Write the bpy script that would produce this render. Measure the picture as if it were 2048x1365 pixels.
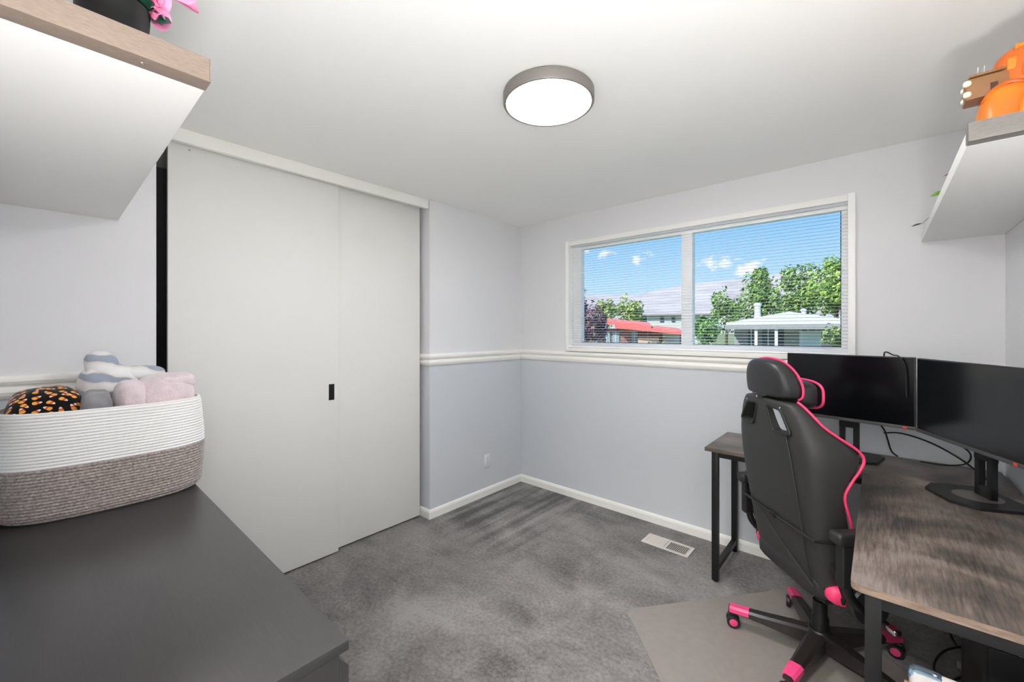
import bpy, bmesh, math, random
from mathutils import Vector, Matrix, noise as mnoise
random.seed(7)
R = math.radians
for o in list(bpy.data.objects): bpy.data.objects.remove(o)
scene = bpy.context.scene
COL = scene.collection

# ------------------------------------------------------------------ camera
YAW, FPX, CYP, EYE = 0.725, 828.0, 663.0, 1.4367
cam_d = bpy.data.cameras.new('camera'); cam = bpy.data.objects.new('camera', cam_d); COL.objects.link(cam)
cam_d.sensor_width = 36.0; cam_d.lens = FPX / 2048 * 36.0
cam_d.shift_y = (CYP - 682.5) / 2048
cam_d.clip_start = 0.02; cam_d.clip_end = 5000
cam.location = (0, 0, EYE); cam.rotation_euler = (R(90), 0, YAW)
scene.camera = cam
FW = Vector((-math.sin(YAW), math.cos(YAW), 0)); RT = Vector((math.cos(YAW), math.sin(YAW), 0))
def ray(px, py): return FW + RT * ((px - 1024) / FPX) + Vector((0, 0, (CYP - py) / FPX))
def at(px, py, Z): return Vector((0, 0, EYE)) + ray(px, py) * Z       # pixel + chosen distance -> point

# ------------------------------------------------------------------ view, world, sun
LAMP_E, HALL_FILL_E, UP_FILL_E, SUN_E, SKY_E = 52.0, 210.0, 165.0, 4.5, .80
vs = scene.view_settings
vs.view_transform = 'Standard'; vs.look = 'None'; vs.gamma = 1.0; vs.use_curve_mapping = False
vs.exposure = 0.55
scene.cycles.max_bounces = 14; scene.cycles.diffuse_bounces = 10; scene.cycles.transparent_max_bounces = 24

def lin(r, g, b):
    f = lambda c: (c/255/12.92) if c/255 <= 0.04045 else ((c/255+0.055)/1.055)**2.4
    return (f(r), f(g), f(b), 1.0)

world = bpy.data.worlds.new('sky'); scene.world = world; world.use_nodes = True
def build_world():
    nt = world.node_tree; N = nt.nodes; L = nt.links; N.clear()
    out = N.new('ShaderNodeOutputWorld'); bg = N.new('ShaderNodeBackground'); L.new(bg.outputs[0], out.inputs[0])
    tc = N.new('ShaderNodeTexCoord')
    sep = N.new('ShaderNodeSeparateXYZ'); L.new(tc.outputs['Generated'], sep.inputs[0])
    ramp = N.new('ShaderNodeValToRGB'); L.new(sep.outputs['Z'], ramp.inputs[0])
    e = ramp.color_ramp.elements
    e[0].position = 0.0; e[0].color = lin(206, 228, 248)
    e[1].position = 0.9; e[1].color = lin(84, 150, 222)
    k = e.new(0.10); k.color = lin(184, 219, 250)
    k = e.new(0.24); k.color = lin(132, 192, 246)
    # clouds: a few cumulus puffs over the ridge, more of the same kind all round
    mp = N.new('ShaderNodeMapping'); mp.inputs['Scale'].default_value = (1, 1, 1.5); L.new(tc.outputs['Generated'], mp.inputs[0])
    nz = N.new('ShaderNodeTexNoise'); nz.inputs['Scale'].default_value = 34; nz.inputs['Detail'].default_value = 6; nz.inputs['Roughness'].default_value = 0.6
    L.new(mp.outputs[0], nz.inputs['Vector'])
    prev = None
    spots = [(1212, 507, .024), (1272, 517, .024), (1294, 508, .014), (1166, 498, .016), (1420, 530, .028), (1446, 522, .030), (1500, 536, .032), (1482, 546, .024)]
    for j in range(40):
        a = R(360/40*j + 4*math.sin(j*7.1)); el = .09 + .10*abs(math.sin(j*3.7))
        d = Vector((math.cos(a), math.sin(a), el)).normalized()
        if d.dot(ray(1430, 560).normalized()) > .90: continue
        spots.append((d, None, .03 + .02*abs(math.sin(j*1.3))))
    for (px, py, rad) in spots:
        d = px if py is None else ray(px, py).normalized()
        v = N.new('ShaderNodeVectorMath'); v.operation = 'DISTANCE'
        L.new(mp.outputs[0], v.inputs[0]); v.inputs[1].default_value = (d.x, d.y, d.z*1.5)
        m = N.new('ShaderNodeMapRange'); L.new(v.outputs['Value'], m.inputs[0])
        m.inputs[1].default_value = 0; m.inputs[2].default_value = rad*1.7; m.inputs[3].default_value = 1; m.inputs[4].default_value = 0
        if prev is None: prev = m.outputs[0]
        else:
            x = N.new('ShaderNodeMath'); x.operation = 'MAXIMUM'; L.new(prev, x.inputs[0]); L.new(m.outputs[0], x.inputs[1]); prev = x.outputs[0]
    ad = N.new('ShaderNodeMath'); ad.operation = 'MULTIPLY_ADD'; L.new(nz.outputs[0], ad.inputs[0]); ad.inputs[1].default_value = 2.4; ad.inputs[2].default_value = -1.55
    s = N.new('ShaderNodeMath'); s.operation = 'ADD'; L.new(prev, s.inputs[0]); L.new(ad.outputs[0], s.inputs[1])
    g = N.new('ShaderNodeMath'); g.operation = 'GREATER_THAN'; L.new(prev, g.inputs[0]); g.inputs[1].default_value = 0.001
    mr = N.new('ShaderNodeMapRange'); mr.interpolation_type = 'SMOOTHSTEP'; L.new(s.outputs[0], mr.inputs[0]); mr.inputs[1].default_value = .12; mr.inputs[2].default_value = .62
    mm = N.new('ShaderNodeMath'); mm.operation = 'MULTIPLY'; L.new(mr.outputs[0], mm.inputs[0]); L.new(g.outputs[0], mm.inputs[1])
    mx = N.new('ShaderNodeMix'); mx.data_type = 'RGBA'; L.new(mm.outputs[0], mx.inputs[0]); L.new(ramp.outputs[0], mx.inputs[6]); mx.inputs[7].default_value = lin(244, 247, 252)
    L.new(mx.outputs[2], bg.inputs[0]); bg.inputs[1].default_value = SKY_E
build_world()

sun_d = bpy.data.lights.new('sun', 'SUN'); sun = bpy.data.objects.new('sun', sun_d); COL.objects.link(sun)
sun_d.energy = SUN_E; sun_d.angle = R(0.6); sun_d.color = (1, .96, .9)
sun.rotation_euler = Vector((0.45, 1.0, -1.05)).to_track_quat('-Z', 'Y').to_euler()

# ------------------------------------------------------------------ materials
MATS = {}
def mat(name, col, rough=.6, metal=0.0, spec=.5, bump=0, bscale=200, var=0, vscale=8, emit=None, coat=0, sheen=0, vmap=(1,1,1), bmap=(1,1,1), detail=3):
    if name in MATS: return MATS[name]
    m = bpy.data.materials.new(name); m.use_nodes = True; nt = m.node_tree; N = nt.nodes; L = nt.links
    b = N['Principled BSDF']
    c = lin(*col) if max(col) > 1.0 else (*col, 1)
    b.inputs['Base Color'].default_value = c; b.inputs['Roughness'].default_value = rough; b.inputs['Metallic'].default_value = metal
    b.inputs['Specular IOR Level'].default_value = spec
    if coat: b.inputs['Coat Weight'].default_value = coat; b.inputs['Coat Roughness'].default_value = .15
    if sheen: b.inputs['Sheen Weight'].default_value = sheen
    tc = N.new('ShaderNodeTexCoord')
    if var:
        mp = N.new('ShaderNodeMapping'); mp.inputs['Scale'].default_value = vmap; L.new(tc.outputs['Object'], mp.inputs[0])
        nz = N.new('ShaderNodeTexNoise'); nz.inputs['Scale'].default_value = vscale; nz.inputs['Detail'].default_value = detail; L.new(mp.outputs[0], nz.inputs['Vector'])
        rp = N.new('ShaderNodeValToRGB'); L.new(nz.outputs[0], rp.inputs[0])
        rp.color_ramp.elements[0].position = .3; rp.color_ramp.elements[1].position = .7
        rp.color_ramp.elements[0].color = tuple(x*(1-var) for x in c[:3]) + (1,); rp.color_ramp.elements[1].color = tuple(min(1, x*(1+var)) for x in c[:3]) + (1,)
        L.new(rp.outputs[0], b.inputs['Base Color'])
    if bump:
        mp2 = N.new('ShaderNodeMapping'); mp2.inputs['Scale'].default_value = bmap; L.new(tc.outputs['Object'], mp2.inputs[0])
        nb = N.new('ShaderNodeTexNoise'); nb.inputs['Scale'].default_value = bscale; nb.inputs['Detail'].default_value = 3; L.new(mp2.outputs[0], nb.inputs['Vector'])
        bp = N.new('ShaderNodeBump'); bp.inputs['Strength'].default_value = bump; bp.inputs['Distance'].default_value = .004; L.new(nb.outputs[0], bp.inputs['Height']); L.new(bp.outputs[0], b.inputs['Normal'])
    if emit:
        b.inputs['Emission Color'].default_value = (*emit[:3], 1); b.inputs['Emission Strength'].default_value = emit[3]
    MATS[name] = m; return m

RAIL_T, RAIL_B = 1.262, 1.170
def wall_material():
    m = mat('wall_paint', (200, 199, 202), .85, spec=.3, bump=.06, bscale=160)
    nt = m.node_tree; N = nt.nodes; L = nt.links; b = N['Principled BSDF']
    geo = N.new('ShaderNodeNewGeometry'); sp = N.new('ShaderNodeSeparateXYZ'); L.new(geo.outputs['Position'], sp.inputs[0])
    gt = N.new('ShaderNodeMath'); gt.operation = 'GREATER_THAN'; L.new(sp.outputs['Z'], gt.inputs[0]); gt.inputs[1].default_value = (RAIL_T+RAIL_B)/2
    mx = N.new('ShaderNodeMix'); mx.data_type = 'RGBA'; L.new(gt.outputs[0], mx.inputs[0])
    mx.inputs[6].default_value = lin(207, 211, 216); mx.inputs[7].default_value = lin(228, 228, 230)
    L.new(mx.outputs[2], b.inputs['Base Color']); return m
M_WALL = wall_material()
M_CEIL = mat('ceiling_paint', (246, 246, 243), .9, spec=.2, bump=.08, bscale=120)
M_TRIM = mat('trim_white', (244, 243, 238), .45)
M_DOOR = mat('door_white', (228, 227, 223), .55, bump=.03, bscale=90)
M_VINYL = mat('vinyl_white', (252, 252, 251), .35)
M_DARK = mat('recess_shade', (84, 84, 86), .8)  # dark grey stands in for shade inside the closet and outlet slots

def carpet_material():
    m = mat('carpet', (126, 121, 118), .95, spec=.1, sheen=.25)
    nt = m.node_tree; N = nt.nodes; L = nt.links; b = N['Principled BSDF']
    tc = N.new('ShaderNodeTexCoord')
    def nz(scale, detail, sc=(1,1,1), rough=.55, dist=0):
        mp = N.new('ShaderNodeMapping'); mp.inputs['Scale'].default_value = sc; mp.inputs['Rotation'].default_value = (0, 0, R(-32) if sc != (1,1,1) else 0)
        L.new(tc.outputs['Object'], mp.inputs[0])
        t = N.new('ShaderNodeTexNoise'); t.inputs['Scale'].default_value = scale; t.inputs['Detail'].default_value = detail; t.inputs['Roughness'].default_value = rough; t.inputs['Distortion'].default_value = dist
        L.new(mp.outputs[0], t.inputs['Vector']); return t.outputs[0]
    a = nz(2.6, 5, dist=.5); f = nz(230, 2); s = nz(3.0, 3, (.7, 1.9, 1), dist=.6); g = nz(55, 3)
    def ma(op, x, y):
        q = N.new('ShaderNodeMath'); q.operation = op
        for i, v in enumerate((x, y)):
            if isinstance(v, (int, float)): q.inputs[i].default_value = v
            else: L.new(v, q.inputs[i])
        return q.outputs[0]
    t = ma('ADD', ma('ADD', ma('MULTIPLY', a, .42), ma('MULTIPLY', s, .20)), ma('ADD', ma('MULTIPLY', f, .16), ma('MULTIPLY', g, .26)))
    # vacuum strokes left in the pile near the far corner
    mpv = N.new('ShaderNodeMapping'); mpv.inputs['Scale'].default_value = (13, .9, 1); L.new(tc.outputs['Object'], mpv.inputs[0])
    tv = N.new('ShaderNodeTexNoise'); tv.inputs['Scale'].default_value = 1.0; tv.inputs['Detail'].default_value = 2; L.new(mpv.outputs[0], tv.inputs['Vector'])
    sp = N.new('ShaderNodeSeparateXYZ'); gp = N.new('ShaderNodeNewGeometry'); L.new(gp.outputs['Position'], sp.inputs[0])
    def ramp01(x, a_, b_):
        r_ = N.new('ShaderNodeMapRange'); r_.interpolation_type = 'SMOOTHSTEP'; L.new(x, r_.inputs[0]); r_.inputs[1].default_value = a_; r_.inputs[2].default_value = b_; return r_.outputs[0]
    mask = ma('MULTIPLY', ramp01(sp.outputs['Y'], 1.75, 2.2), ramp01(sp.outputs['X'], -1.55, -1.95))
    t = ma('ADD', t, ma('MULTIPLY', ma('MULTIPLY', mask, .55), ma('SUBTRACT', tv.outputs[0], .53)))
    rp = N.new('ShaderNodeValToRGB'); L.new(t, rp.inputs[0]); e = rp.color_ramp.elements
    e[0].position = .40; e[0].color = lin(69, 65, 63); e[1].position = .62; e[1].color = lin(144, 140, 137)
    L.new(rp.outputs[0], b.inputs['Base Color'])
    bp = N.new('ShaderNodeBump'); bp.inputs['Strength'].default_value = .7; bp.inputs['Distance'].default_value = .008
    L.new(ma('ADD', f, ma('MULTIPLY', g, .8)), bp.inputs['Height']); L.new(bp.outputs[0], b.inputs['Normal'])
    return m
M_CARPET = carpet_material()

def wood_material(name, cols, scale, stretch, rough, bump=.15, knots=False):
    m = mat(name, (120, 105, 92), rough); nt = m.node_tree; N = nt.nodes; L = nt.links; b = N['Principled BSDF']
    tc = N.new('ShaderNodeTexCoord'); mp = N.new('ShaderNodeMapping'); mp.inputs['Scale'].default_value = stretch; L.new(tc.outputs['Object'], mp.inputs[0])
    n1 = N.new('ShaderNodeTexNoise'); n1.inputs['Scale'].default_value = scale; n1.inputs['Detail'].default_value = 8; n1.inputs['Roughness'].default_value = .62; n1.inputs['Distortion'].default_value = .25; L.new(mp.outputs[0], n1.inputs['Vector'])
    n2 = N.new('ShaderNodeTexNoise'); n2.inputs['Scale'].default_value = 3.4; n2.inputs['Detail'].default_value = 5; n2.inputs['Distortion'].default_value = .8; L.new(tc.outputs['Object'], n2.inputs['Vector'])
    w2 = .62 if knots else .15
    k0 = N.new('ShaderNodeMath'); k0.operation = 'MULTIPLY'; L.new(n1.outputs[0], k0.inputs[0]); k0.inputs[1].default_value = 1-w2
    k = N.new('ShaderNodeMath'); k.operation = 'MULTIPLY_ADD'; L.new(n2.outputs[0], k.inputs[0]); k.inputs[1].default_value = w2; L.new(k0.outputs[0], k.inputs[2])
    rp = N.new('ShaderNodeValToRGB'); L.new(k.outputs[0], rp.inputs[0]); e = rp.color_ramp.elements
    lo, hi = (.385, .60) if knots else (.37, .63)
    e[0].position = lo; e[0].color = lin(*cols[0]); e[1].position = hi; e[1].color = lin(*cols[-1])
    for i, c in enumerate(cols[1:-1]):
        q = e.new(lo+(hi-lo)*(i+1)/(len(cols)-1)); q.color = lin(*c)
    L.new(rp.outputs[0], b.inputs['Base Color'])
    bp = N.new('ShaderNodeBump'); bp.inputs['Strength'].default_value = bump; bp.inputs['Distance'].default_value = .002; L.new(n1.outputs[0], bp.inputs['Height']); L.new(bp.outputs[0], b.inputs['Normal'])
    return m
WOODC = [(56, 53, 51), (82, 74, 68), (106, 94, 86), (128, 117, 110)]
M_DESK_X = wood_material('desk_wood_cross', WOODC, 11, (1.0, 14, 14), .33, knots=True)
M_DESK_Y = wood_material('desk_wood_long', WOODC, 11, (14, 1.0, 14), .33, knots=True)
M_DESK_EDGE = wood_material('desk_wood_edge', [(110, 92, 78), (146, 126, 110)], 14, (1, 1, 8), .4)
M_DRESSER = wood_material('black_brown_wood', [(42, 40, 41), (45, 43, 44), (51, 49, 50)], 16, (1.0, 14, 14), .30, bump=.08)
M_DRESSER.node_tree.nodes['Principled BSDF'].inputs['Specular IOR Level'].default_value = .9
M_MELAMINE = mat('white_melamine', (232, 231, 228), .5)
M_BRONZE = wood_material('brushed_bronze', [(128, 112, 100), (146, 129, 116)], 60, (8, 1, 8), .45, bump=.1)
M_BRONZE.node_tree.nodes['Principled BSDF'].inputs['Metallic'].default_value = .15
M_NICKEL = mat('brushed_nickel', (136, 130, 126), .45, metal=.35)
M_BLACKMET = mat('black_metal', (22, 22, 23), .4, spec=.4)
M_BLACKPL = mat('black_plastic', (26, 26, 27), .45)
M_SCREEN = mat('screen_glass', (9, 10, 13), .16, spec=.45)
M_LEATHER = mat('black_faux_leather', (38, 38, 39), .42, bump=.12, bscale=420)
M_LEATHER2 = mat('black_faux_leather_back', (46, 46, 45), .5, bump=.15, bscale=500)
M_PINK = mat('pink_trim', (240, 62, 112), .45)
M_PINKPL = mat('pink_plastic', (226, 70, 124), .4)
M_CHROME = mat('chrome', (210, 210, 212), .2, metal=1)
M_STEEL = mat('satin_steel', (160, 158, 156), .4, metal=.8)

# ------------------------------------------------------------------ mesh helpers
def finish(bm, name, material, parent=None, smooth=False, auto=None):
    bmesh.ops.recalc_face_normals(bm, faces=bm.faces)
    me = bpy.data.meshes.new(name); bm.to_mesh(me); bm.free()
    if material: me.materials.append(material)
    if smooth:
        for p in me.polygons: p.use_smooth = True
        if auto is not None:
            try: me.set_sharp_from_angle(angle=R(auto))
            except Exception: pass
    o = bpy.data.objects.new(name, me); COL.objects.link(o)
    if parent: o.parent = parent
    return o
def add_box(bm, lo, hi, bev=0, seg=2, M=None):
    c = [(a+b)/2 for a, b in zip(lo, hi)]; s = [b-a for a, b in zip(lo, hi)]
    g = bmesh.ops.create_cube(bm, size=1.0)
    vs_ = g['verts']
    for v in vs_: v.co = Vector((c[0]+v.co.x*s[0], c[1]+v.co.y*s[1], c[2]+v.co.z*s[2]))
    if bev:
        ed = list({e for v in vs_ for e in v.link_edges})
        r = bmesh.ops.bevel(bm, geom=ed, offset=bev, segments=seg, profile=.6, affect='EDGES'); vs_ = list({v for f in r['faces'] for v in f.verts} | {v for v in vs_ if v.is_valid})
    if M is not None:
        for v in vs_: v.co = M @ v.co
def box(name, lo, hi, material, parent=None, bev=0, seg=2, M=None):
    bm = bmesh.new(); add_box(bm, lo, hi, bev, seg, M)
    return finish(bm, name, material, parent, smooth=bool(bev), auto=35)
def add_prism(bm, poly, z0, z1, M=None):
    lo = [bm.verts.new((x, y, z0)) for x, y in poly]; hi = [bm.verts.new((x, y, z1)) for x, y in poly]
    if M is not None:
        for v in lo+hi: v.co = M @ v.co
    n = len(poly)
    bm.faces.new(lo[::-1]); bm.faces.new(hi)
    for i in range(n): bm.faces.new((lo[i], lo[(i+1) % n], hi[(i+1) % n], hi[i]))
def prism(name, poly, z0, z1, material, parent=None, M=None):
    bm = bmesh.new(); add_prism(bm, poly, z0, z1, M); return finish(bm, name, material, parent)
def spline(pts, n=8, closed=False):
    pts = [Vector(p) for p in pts]; out = []; m = len(pts)
    for i in range(m if closed else m-1):
        g = lambda k: pts[k % m] if closed else pts[max(0, min(m-1, k))]
        p0, p1, p2, p3 = g(i-1), g(i), g(i+1), g(i+2)
        for j in range(n):
            t = j/n
            out.append(.5*((2*p1)+(p2-p0)*t+(2*p0-5*p1+4*p2-p3)*t*t+(3*p1-p0-3*p2+p3)*t**3))
    if not closed: out.append(pts[-1])
    return out
def add_tube(bm, path, rad, seg=8, closed=False):
    path = [Vector(p) for p in path]; n = len(path); rings = []
    up = Vector((0, 0, 1)); prev = None
    for i, p in enumerate(path):
        if closed: t = (path[(i+1) % n]-path[i-1])
        else: t = path[min(n-1, i+1)]-path[max(0, i-1)]
        t.normalize()
        if prev is None:
            a = t.cross(up)
            if a.length < 1e-3: a = t.cross(Vector((1, 0, 0)))
        else: a = prev - t*prev.dot(t)
        a.normalize(); prev = a; b = t.cross(a)
        rr = rad[i] if isinstance(rad, (list, tuple)) else rad
        rings.append([bm.verts.new(p+(a*math.cos(2*math.pi*k/seg)+b*math.sin(2*math.pi*k/seg))*rr) for k in range(seg)])
    for i in range(n if closed else n-1):
        A, B = rings[i], rings[(i+1) % n]
        for k in range(seg): bm.faces.new((A[k], A[(k+1) % seg], B[(k+1) % seg], B[k]))
    if not closed:
        bm.faces.new(rings[0][::-1]); bm.faces.new(rings[-1])
def tube(name, path, rad, material, parent=None, seg=8, closed=False):
    bm = bmesh.new(); add_tube(bm, path, rad, seg, closed); return finish(bm, name, material, parent, smooth=True, auto=50)
def add_lathe(bm, prof, seg=32, M=None, cap=True):
    rings = []
    for (r_, z) in prof:
        if r_ < 1e-6: rings.append([bm.verts.new((0, 0, z))])
        else: rings.append([bm.verts.new((r_*math.cos(2*math.pi*k/seg), r_*math.sin(2*math.pi*k/seg), z)) for k in range(seg)])
    for A, B in zip(rings[:-1], rings[1:]):
        for k in range(seg):
            if len(A) == 1 and len(B) == 1: continue
            if len(A) == 1: bm.faces.new((A[0], B[k], B[(k+1) % seg]))
            elif len(B) == 1: bm.faces.new((A[k], A[(k+1) % seg], B[0]))
            else: bm.faces.new((A[k], A[(k+1) % seg], B[(k+1) % seg], B[k]))
    if M is not None:
        for ring in rings:
            for v in ring: v.co = M @ v.co
def lathe(name, prof, material, parent=None, seg=32, M=None, auto=40):
    bm = bmesh.new(); add_lathe(bm, prof, seg, M); return finish(bm, name, material, parent, smooth=True, auto=auto)
def loft(bm, rings, close_ring=True, caps=True):
    vr = [[bm.verts.new(p) for p in r_] for r_ in rings]; n = len(vr[0])
    for A, B in zip(vr[:-1], vr[1:]):
        for k in range(n if close_ring else n-1): bm.faces.new((A[k], A[(k+1) % n], B[(k+1) % n], B[k]))
    if caps and close_ring: bm.faces.new(vr[0][::-1]); bm.faces.new(vr[-1])
    return vr
def empty(name, loc=(0, 0, 0), rz=0, parent=None):
    o = bpy.data.objects.new(name, None); COL.objects.link(o); o.location = loc; o.rotation_euler = (0, 0, rz)
    o.empty_display_size = .1
    if parent: o.parent = parent
    return o
def tag(o, label, cat, group=None):
    o['label'] = label; o['category'] = cat
    if group: o['group'] = group
    return o
def struct(o, label=None):
    o['kind'] = 'structure'
    if label: o['label'] = label
    return o
def T(x, y, z): return Matrix.Translation((x, y, z))
def RZ(a): return Matrix.Rotation(a, 4, 'Z')

# ------------------------------------------------------------------ room shell
XL, XR, YW, YN, H = -2.5735, 0.451, 3.033, -0.15, 2.44
YS, YJ = 1.955, 0.352                   # closet opening along the left wall
WT = 0.14
WX0, WX1, WZ0, WZ1 = -2.03, -0.115, 1.30, 2.205   # window opening
DX0, DX1 = -0.80, 0.06                  # doorway behind the camera
def bxs(name, boxes, material, parent=None):
    bm = bmesh.new()
    for lo, hi in boxes: add_box(bm, lo, hi)
    return finish(bm, name, material, parent)
HY = -1.55
struct(box('floor', (XL-.95, HY-.1, -.12), (1.2, YW+WT, 0), M_CARPET), 'grey cut pile carpet covering the floor')
struct(box('ceiling', (XL-.95, HY-.1, H), (1.2, YW+WT, H+.15), M_CEIL), 'flat off white painted ceiling')
struct(bxs('wall_left', [((XL-WT, YN-WT, 0), (XL, YJ, H)), ((XL-WT, YS, 0), (XL, YW, H))], M_WALL), 'two tone grey wall on both sides of the closet opening')
struct(bxs('wall_back', [((XL-.95, YW, 0), (WX0, YW+WT, H)), ((WX1, YW, 0), (1.2, YW+WT, H)), ((WX0, YW, 0), (WX1, YW+WT, WZ0)), ((WX0, YW, WZ1), (WX1, YW+WT, H))], M_WALL), 'two tone grey wall around the wide window')
struct(box('wall_right', (XR, YN-WT, 0), (XR+WT, YW, H), M_WALL), 'two tone grey wall behind the desk')
struct(bxs('wall_front', [((XL, YN-WT, 0), (DX0, YN, H)), ((DX1, YN-WT, 0), (XR, YN, H)), ((DX0, YN-WT, 2.05), (DX1, YN, H))], M_WALL), 'grey wall with the doorway')
struct(bxs('wall_closet', [((XL-.80, YJ-.12, 0), (XL-.72, YS+.12, H)), ((XL-.72, YJ-.12, 0), (XL-WT, YJ-.04, H)), ((XL-.72, YS+.04, 0), (XL-WT, YS+.12, H))], M_DARK), 'closet interior coloured dark for shade behind the sliding doors')
# hallway outside the open doorway
M_HALL = mat('hall_paint', (226, 224, 220), .85)
struct(bxs('wall_hall', [((-2.0, HY-.1, 0), (1.2, HY, H)), ((-2.0, HY, 0), (-1.9, YN-WT, H)), ((1.1, HY, 0), (1.2, YN-WT, H))], M_HALL), 'plain hallway wall outside the doorway')
struct(bxs('trim_6', [((DX0-.06, YN, 0), (DX0, YN+.015, 2.11)), ((DX1, YN, 0), (DX1+.06, YN+.015, 2.11)), ((DX0, YN, 2.05), (DX1, YN+.015, 2.11))], M_TRIM), 'white doorway casing')
# baseboards and chair rails (profiles swept along the walls)
def profile_run(name, prof, pts, material, label):
    """prof: (out, z) points; pts: floor polyline with the room on the left hand side"""
    bm = bmesh.new(); P = [Vector((x, y)) for x, y in pts]; rings = []
    for i, p in enumerate(P):
        d1 = (P[i]-P[i-1]).normalized() if i > 0 else None
        d2 = (P[i+1]-P[i]).normalized() if i < len(P)-1 else None
        n1 = Vector((-d1.y, d1.x)) if d1 else None; n2 = Vector((-d2.y, d2.x)) if d2 else None
        if n1 and n2: m = (n1+n2); m = m/ m.dot(n1)
        else: m = n1 or n2
        rings.append([Vector((p.x+m.x*o, p.y+m.y*o, z)) for o, z in prof])
    loft(bm, rings)
    return struct(finish(bm, name, material), label)
BB = [(0, 0), (.014, 0), (.014, .048), (.010, .060), (.006, .066), (0, .068)]
RAIL = [(0, RAIL_B), (.008, RAIL_B), (.016, RAIL_B+.012), (.020, RAIL_B+.026), (.016, RAIL_B+.038), (.010, RAIL_B+.043), (.010, RAIL_B+.049), (.020, RAIL_B+.056), (.026, RAIL_B+.068), (.024, RAIL_B+.080), (.014, RAIL_T-.003), (0, RAIL_T)]
def run(name, prof, pts, label):
    return profile_run(name, prof, pts, M_TRIM, label)
run('baseboard_back', BB, [(XR, YW), (XL, YW)], 'white baseboard under the window wall')
run('baseboard_left', BB, [(XL, YW-.014), (XL, YS), (XL-.115, YS)], 'white baseboard wrapping the wall stub beside the closet')
run('baseboard_right', BB, [(XR, YN), (XR, YW-.014)], 'white baseboard behind the desk')
run('baseboard_front', BB, [(XL, YJ), (XL, YN), (DX0-.06, YN)], 'white baseboard behind the dresser')
run('trim_1', RAIL, [(XR, YW), (XL, YW)], 'white moulded chair rail under the window')
run('trim_2', RAIL, [(XL, YW-.026), (XL, YS), (XL-.115, YS)], 'white chair rail on the wall stub beside the closet')
run('trim_3', RAIL, [(XR, YN), (XR, YW-.026)], 'white chair rail on the desk wall')
run('trim_4', RAIL, [(XL, YJ), (XL, YN), (DX0-.06, YN)], 'white chair rail behind the basket')
# closet header fascia
hdr = box('trim_5', (XL-.03, YJ-.01, 2.372), (XL+.004, YS-.012, H), M_TRIM, bev=.006); struct(hdr, 'white fascia covering the sliding door track')

# sliding closet doors
def slide_door(name, x, y0, y1, label):
    d = empty(name, (x, (y0+y1)/2, .012)); struct(d, label)
    hw = (y1-y0)/2
    box('panel', (-.03, -hw, 0), (0, hw, 2.39), M_DOOR, d, bev=.003)
    return d
d1 = slide_door('door_1', XL-.045, .402, 1.262, 'wide white sliding closet door with a recessed black pull')
hy = 1.216 - (.402+1.262)/2
pl = box('door_pull', (-.004, hy-.018, .985), (.0025, hy+.018, 1.087), M_BLACKMET, d1, bev=.002)
pc = box('pull_recess', (.0015, hy-.013, 1.003), (.0032, hy+.013, 1.083), mat('recess_black', (8, 8, 8), .5), pl)
slide_door('door_2', XL-.085, 1.20, 1.925, 'plain white sliding closet door beside the wall stub')
box('guide_nub', (-.0, -.35, 2.342), (.004, -.342, 2.346), M_STEEL, d1)

# ------------------------------------------------------------------ window
win = struct(empty('window_1', ((WX0+WX1)/2, YW, WZ0)), 'wide white sliding window in two panes above the chair rail')
wl, wr = WX0-(WX0+WX1)/2, WX1-(WX0+WX1)/2
wh = WZ1-WZ0
box('jamb_liner', (wl, .0, 0), (wl+.012, .075, wh), M_VINYL, win); box('jamb_liner', (wr-.012, .0, 0), (wr, .075, wh), M_VINYL, win)
box('head_liner', (wl+.012, .0, wh-.012), (wr-.012, .075, wh), M_VINYL, win); box('sill_liner', (wl+.012, -.018, 0), (wr-.012, .075, .012), M_VINYL, win, bev=.003)
box('side_casing', (wl-.018, -.022, -.036), (wl+.016, 0, wh+.012), M_VINYL, win, bev=.004); box('side_casing', (wr-.016, -.022, -.036), (wr+.018, 0, wh+.012), M_VINYL, win, bev=.004)
box('head_casing', (wl+.016, -.012, wh-.028), (wr-.016, 0, wh+.010), M_TRIM, win, bev=.003)
box('stool', (wl+.017, -.032, -.036), (wr-.017, .0, -.002), M_TRIM, win, bev=.008, seg=3)
fy0, fy1 = .062, .115
box('frame_rail', (wl+.012, fy0, .012), (wr-.012, fy1, .042), M_VINYL, win, bev=.003); box('frame_rail', (wl+.012, fy0, wh-.058), (wr-.012, fy1, wh-.012), M_VINYL, win, bev=.003)
box('frame_stile', (wl+.012, fy0, .042), (wl+.092, fy1, wh-.058), M_VINYL, win, bev=.003); box('frame_stile', (wr-.050, fy0, .042), (wr-.012, fy1, wh-.058), M_VINYL, win, bev=.003)
mx0 = -1.082-(WX0+WX1)/2
box('mullion', (mx0, fy0-.006, .042), (mx0+.078, fy1, wh-.058), M_VINYL, win, bev=.003)
M_GASKET = mat('black_gasket', (18, 18, 18), .7)
for a, b_ in ((wl+.092, mx0), (mx0+.078, wr-.050)):
    bm = bmesh.new()
    add_box(bm, (b_-.004, .070, .042), (b_, .078, wh-.058)); add_box(bm, (a, .070, .042), (b_-.004, .078, .045)); 
    finish(bm, 'gasket', M_GASKET, win)
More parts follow.
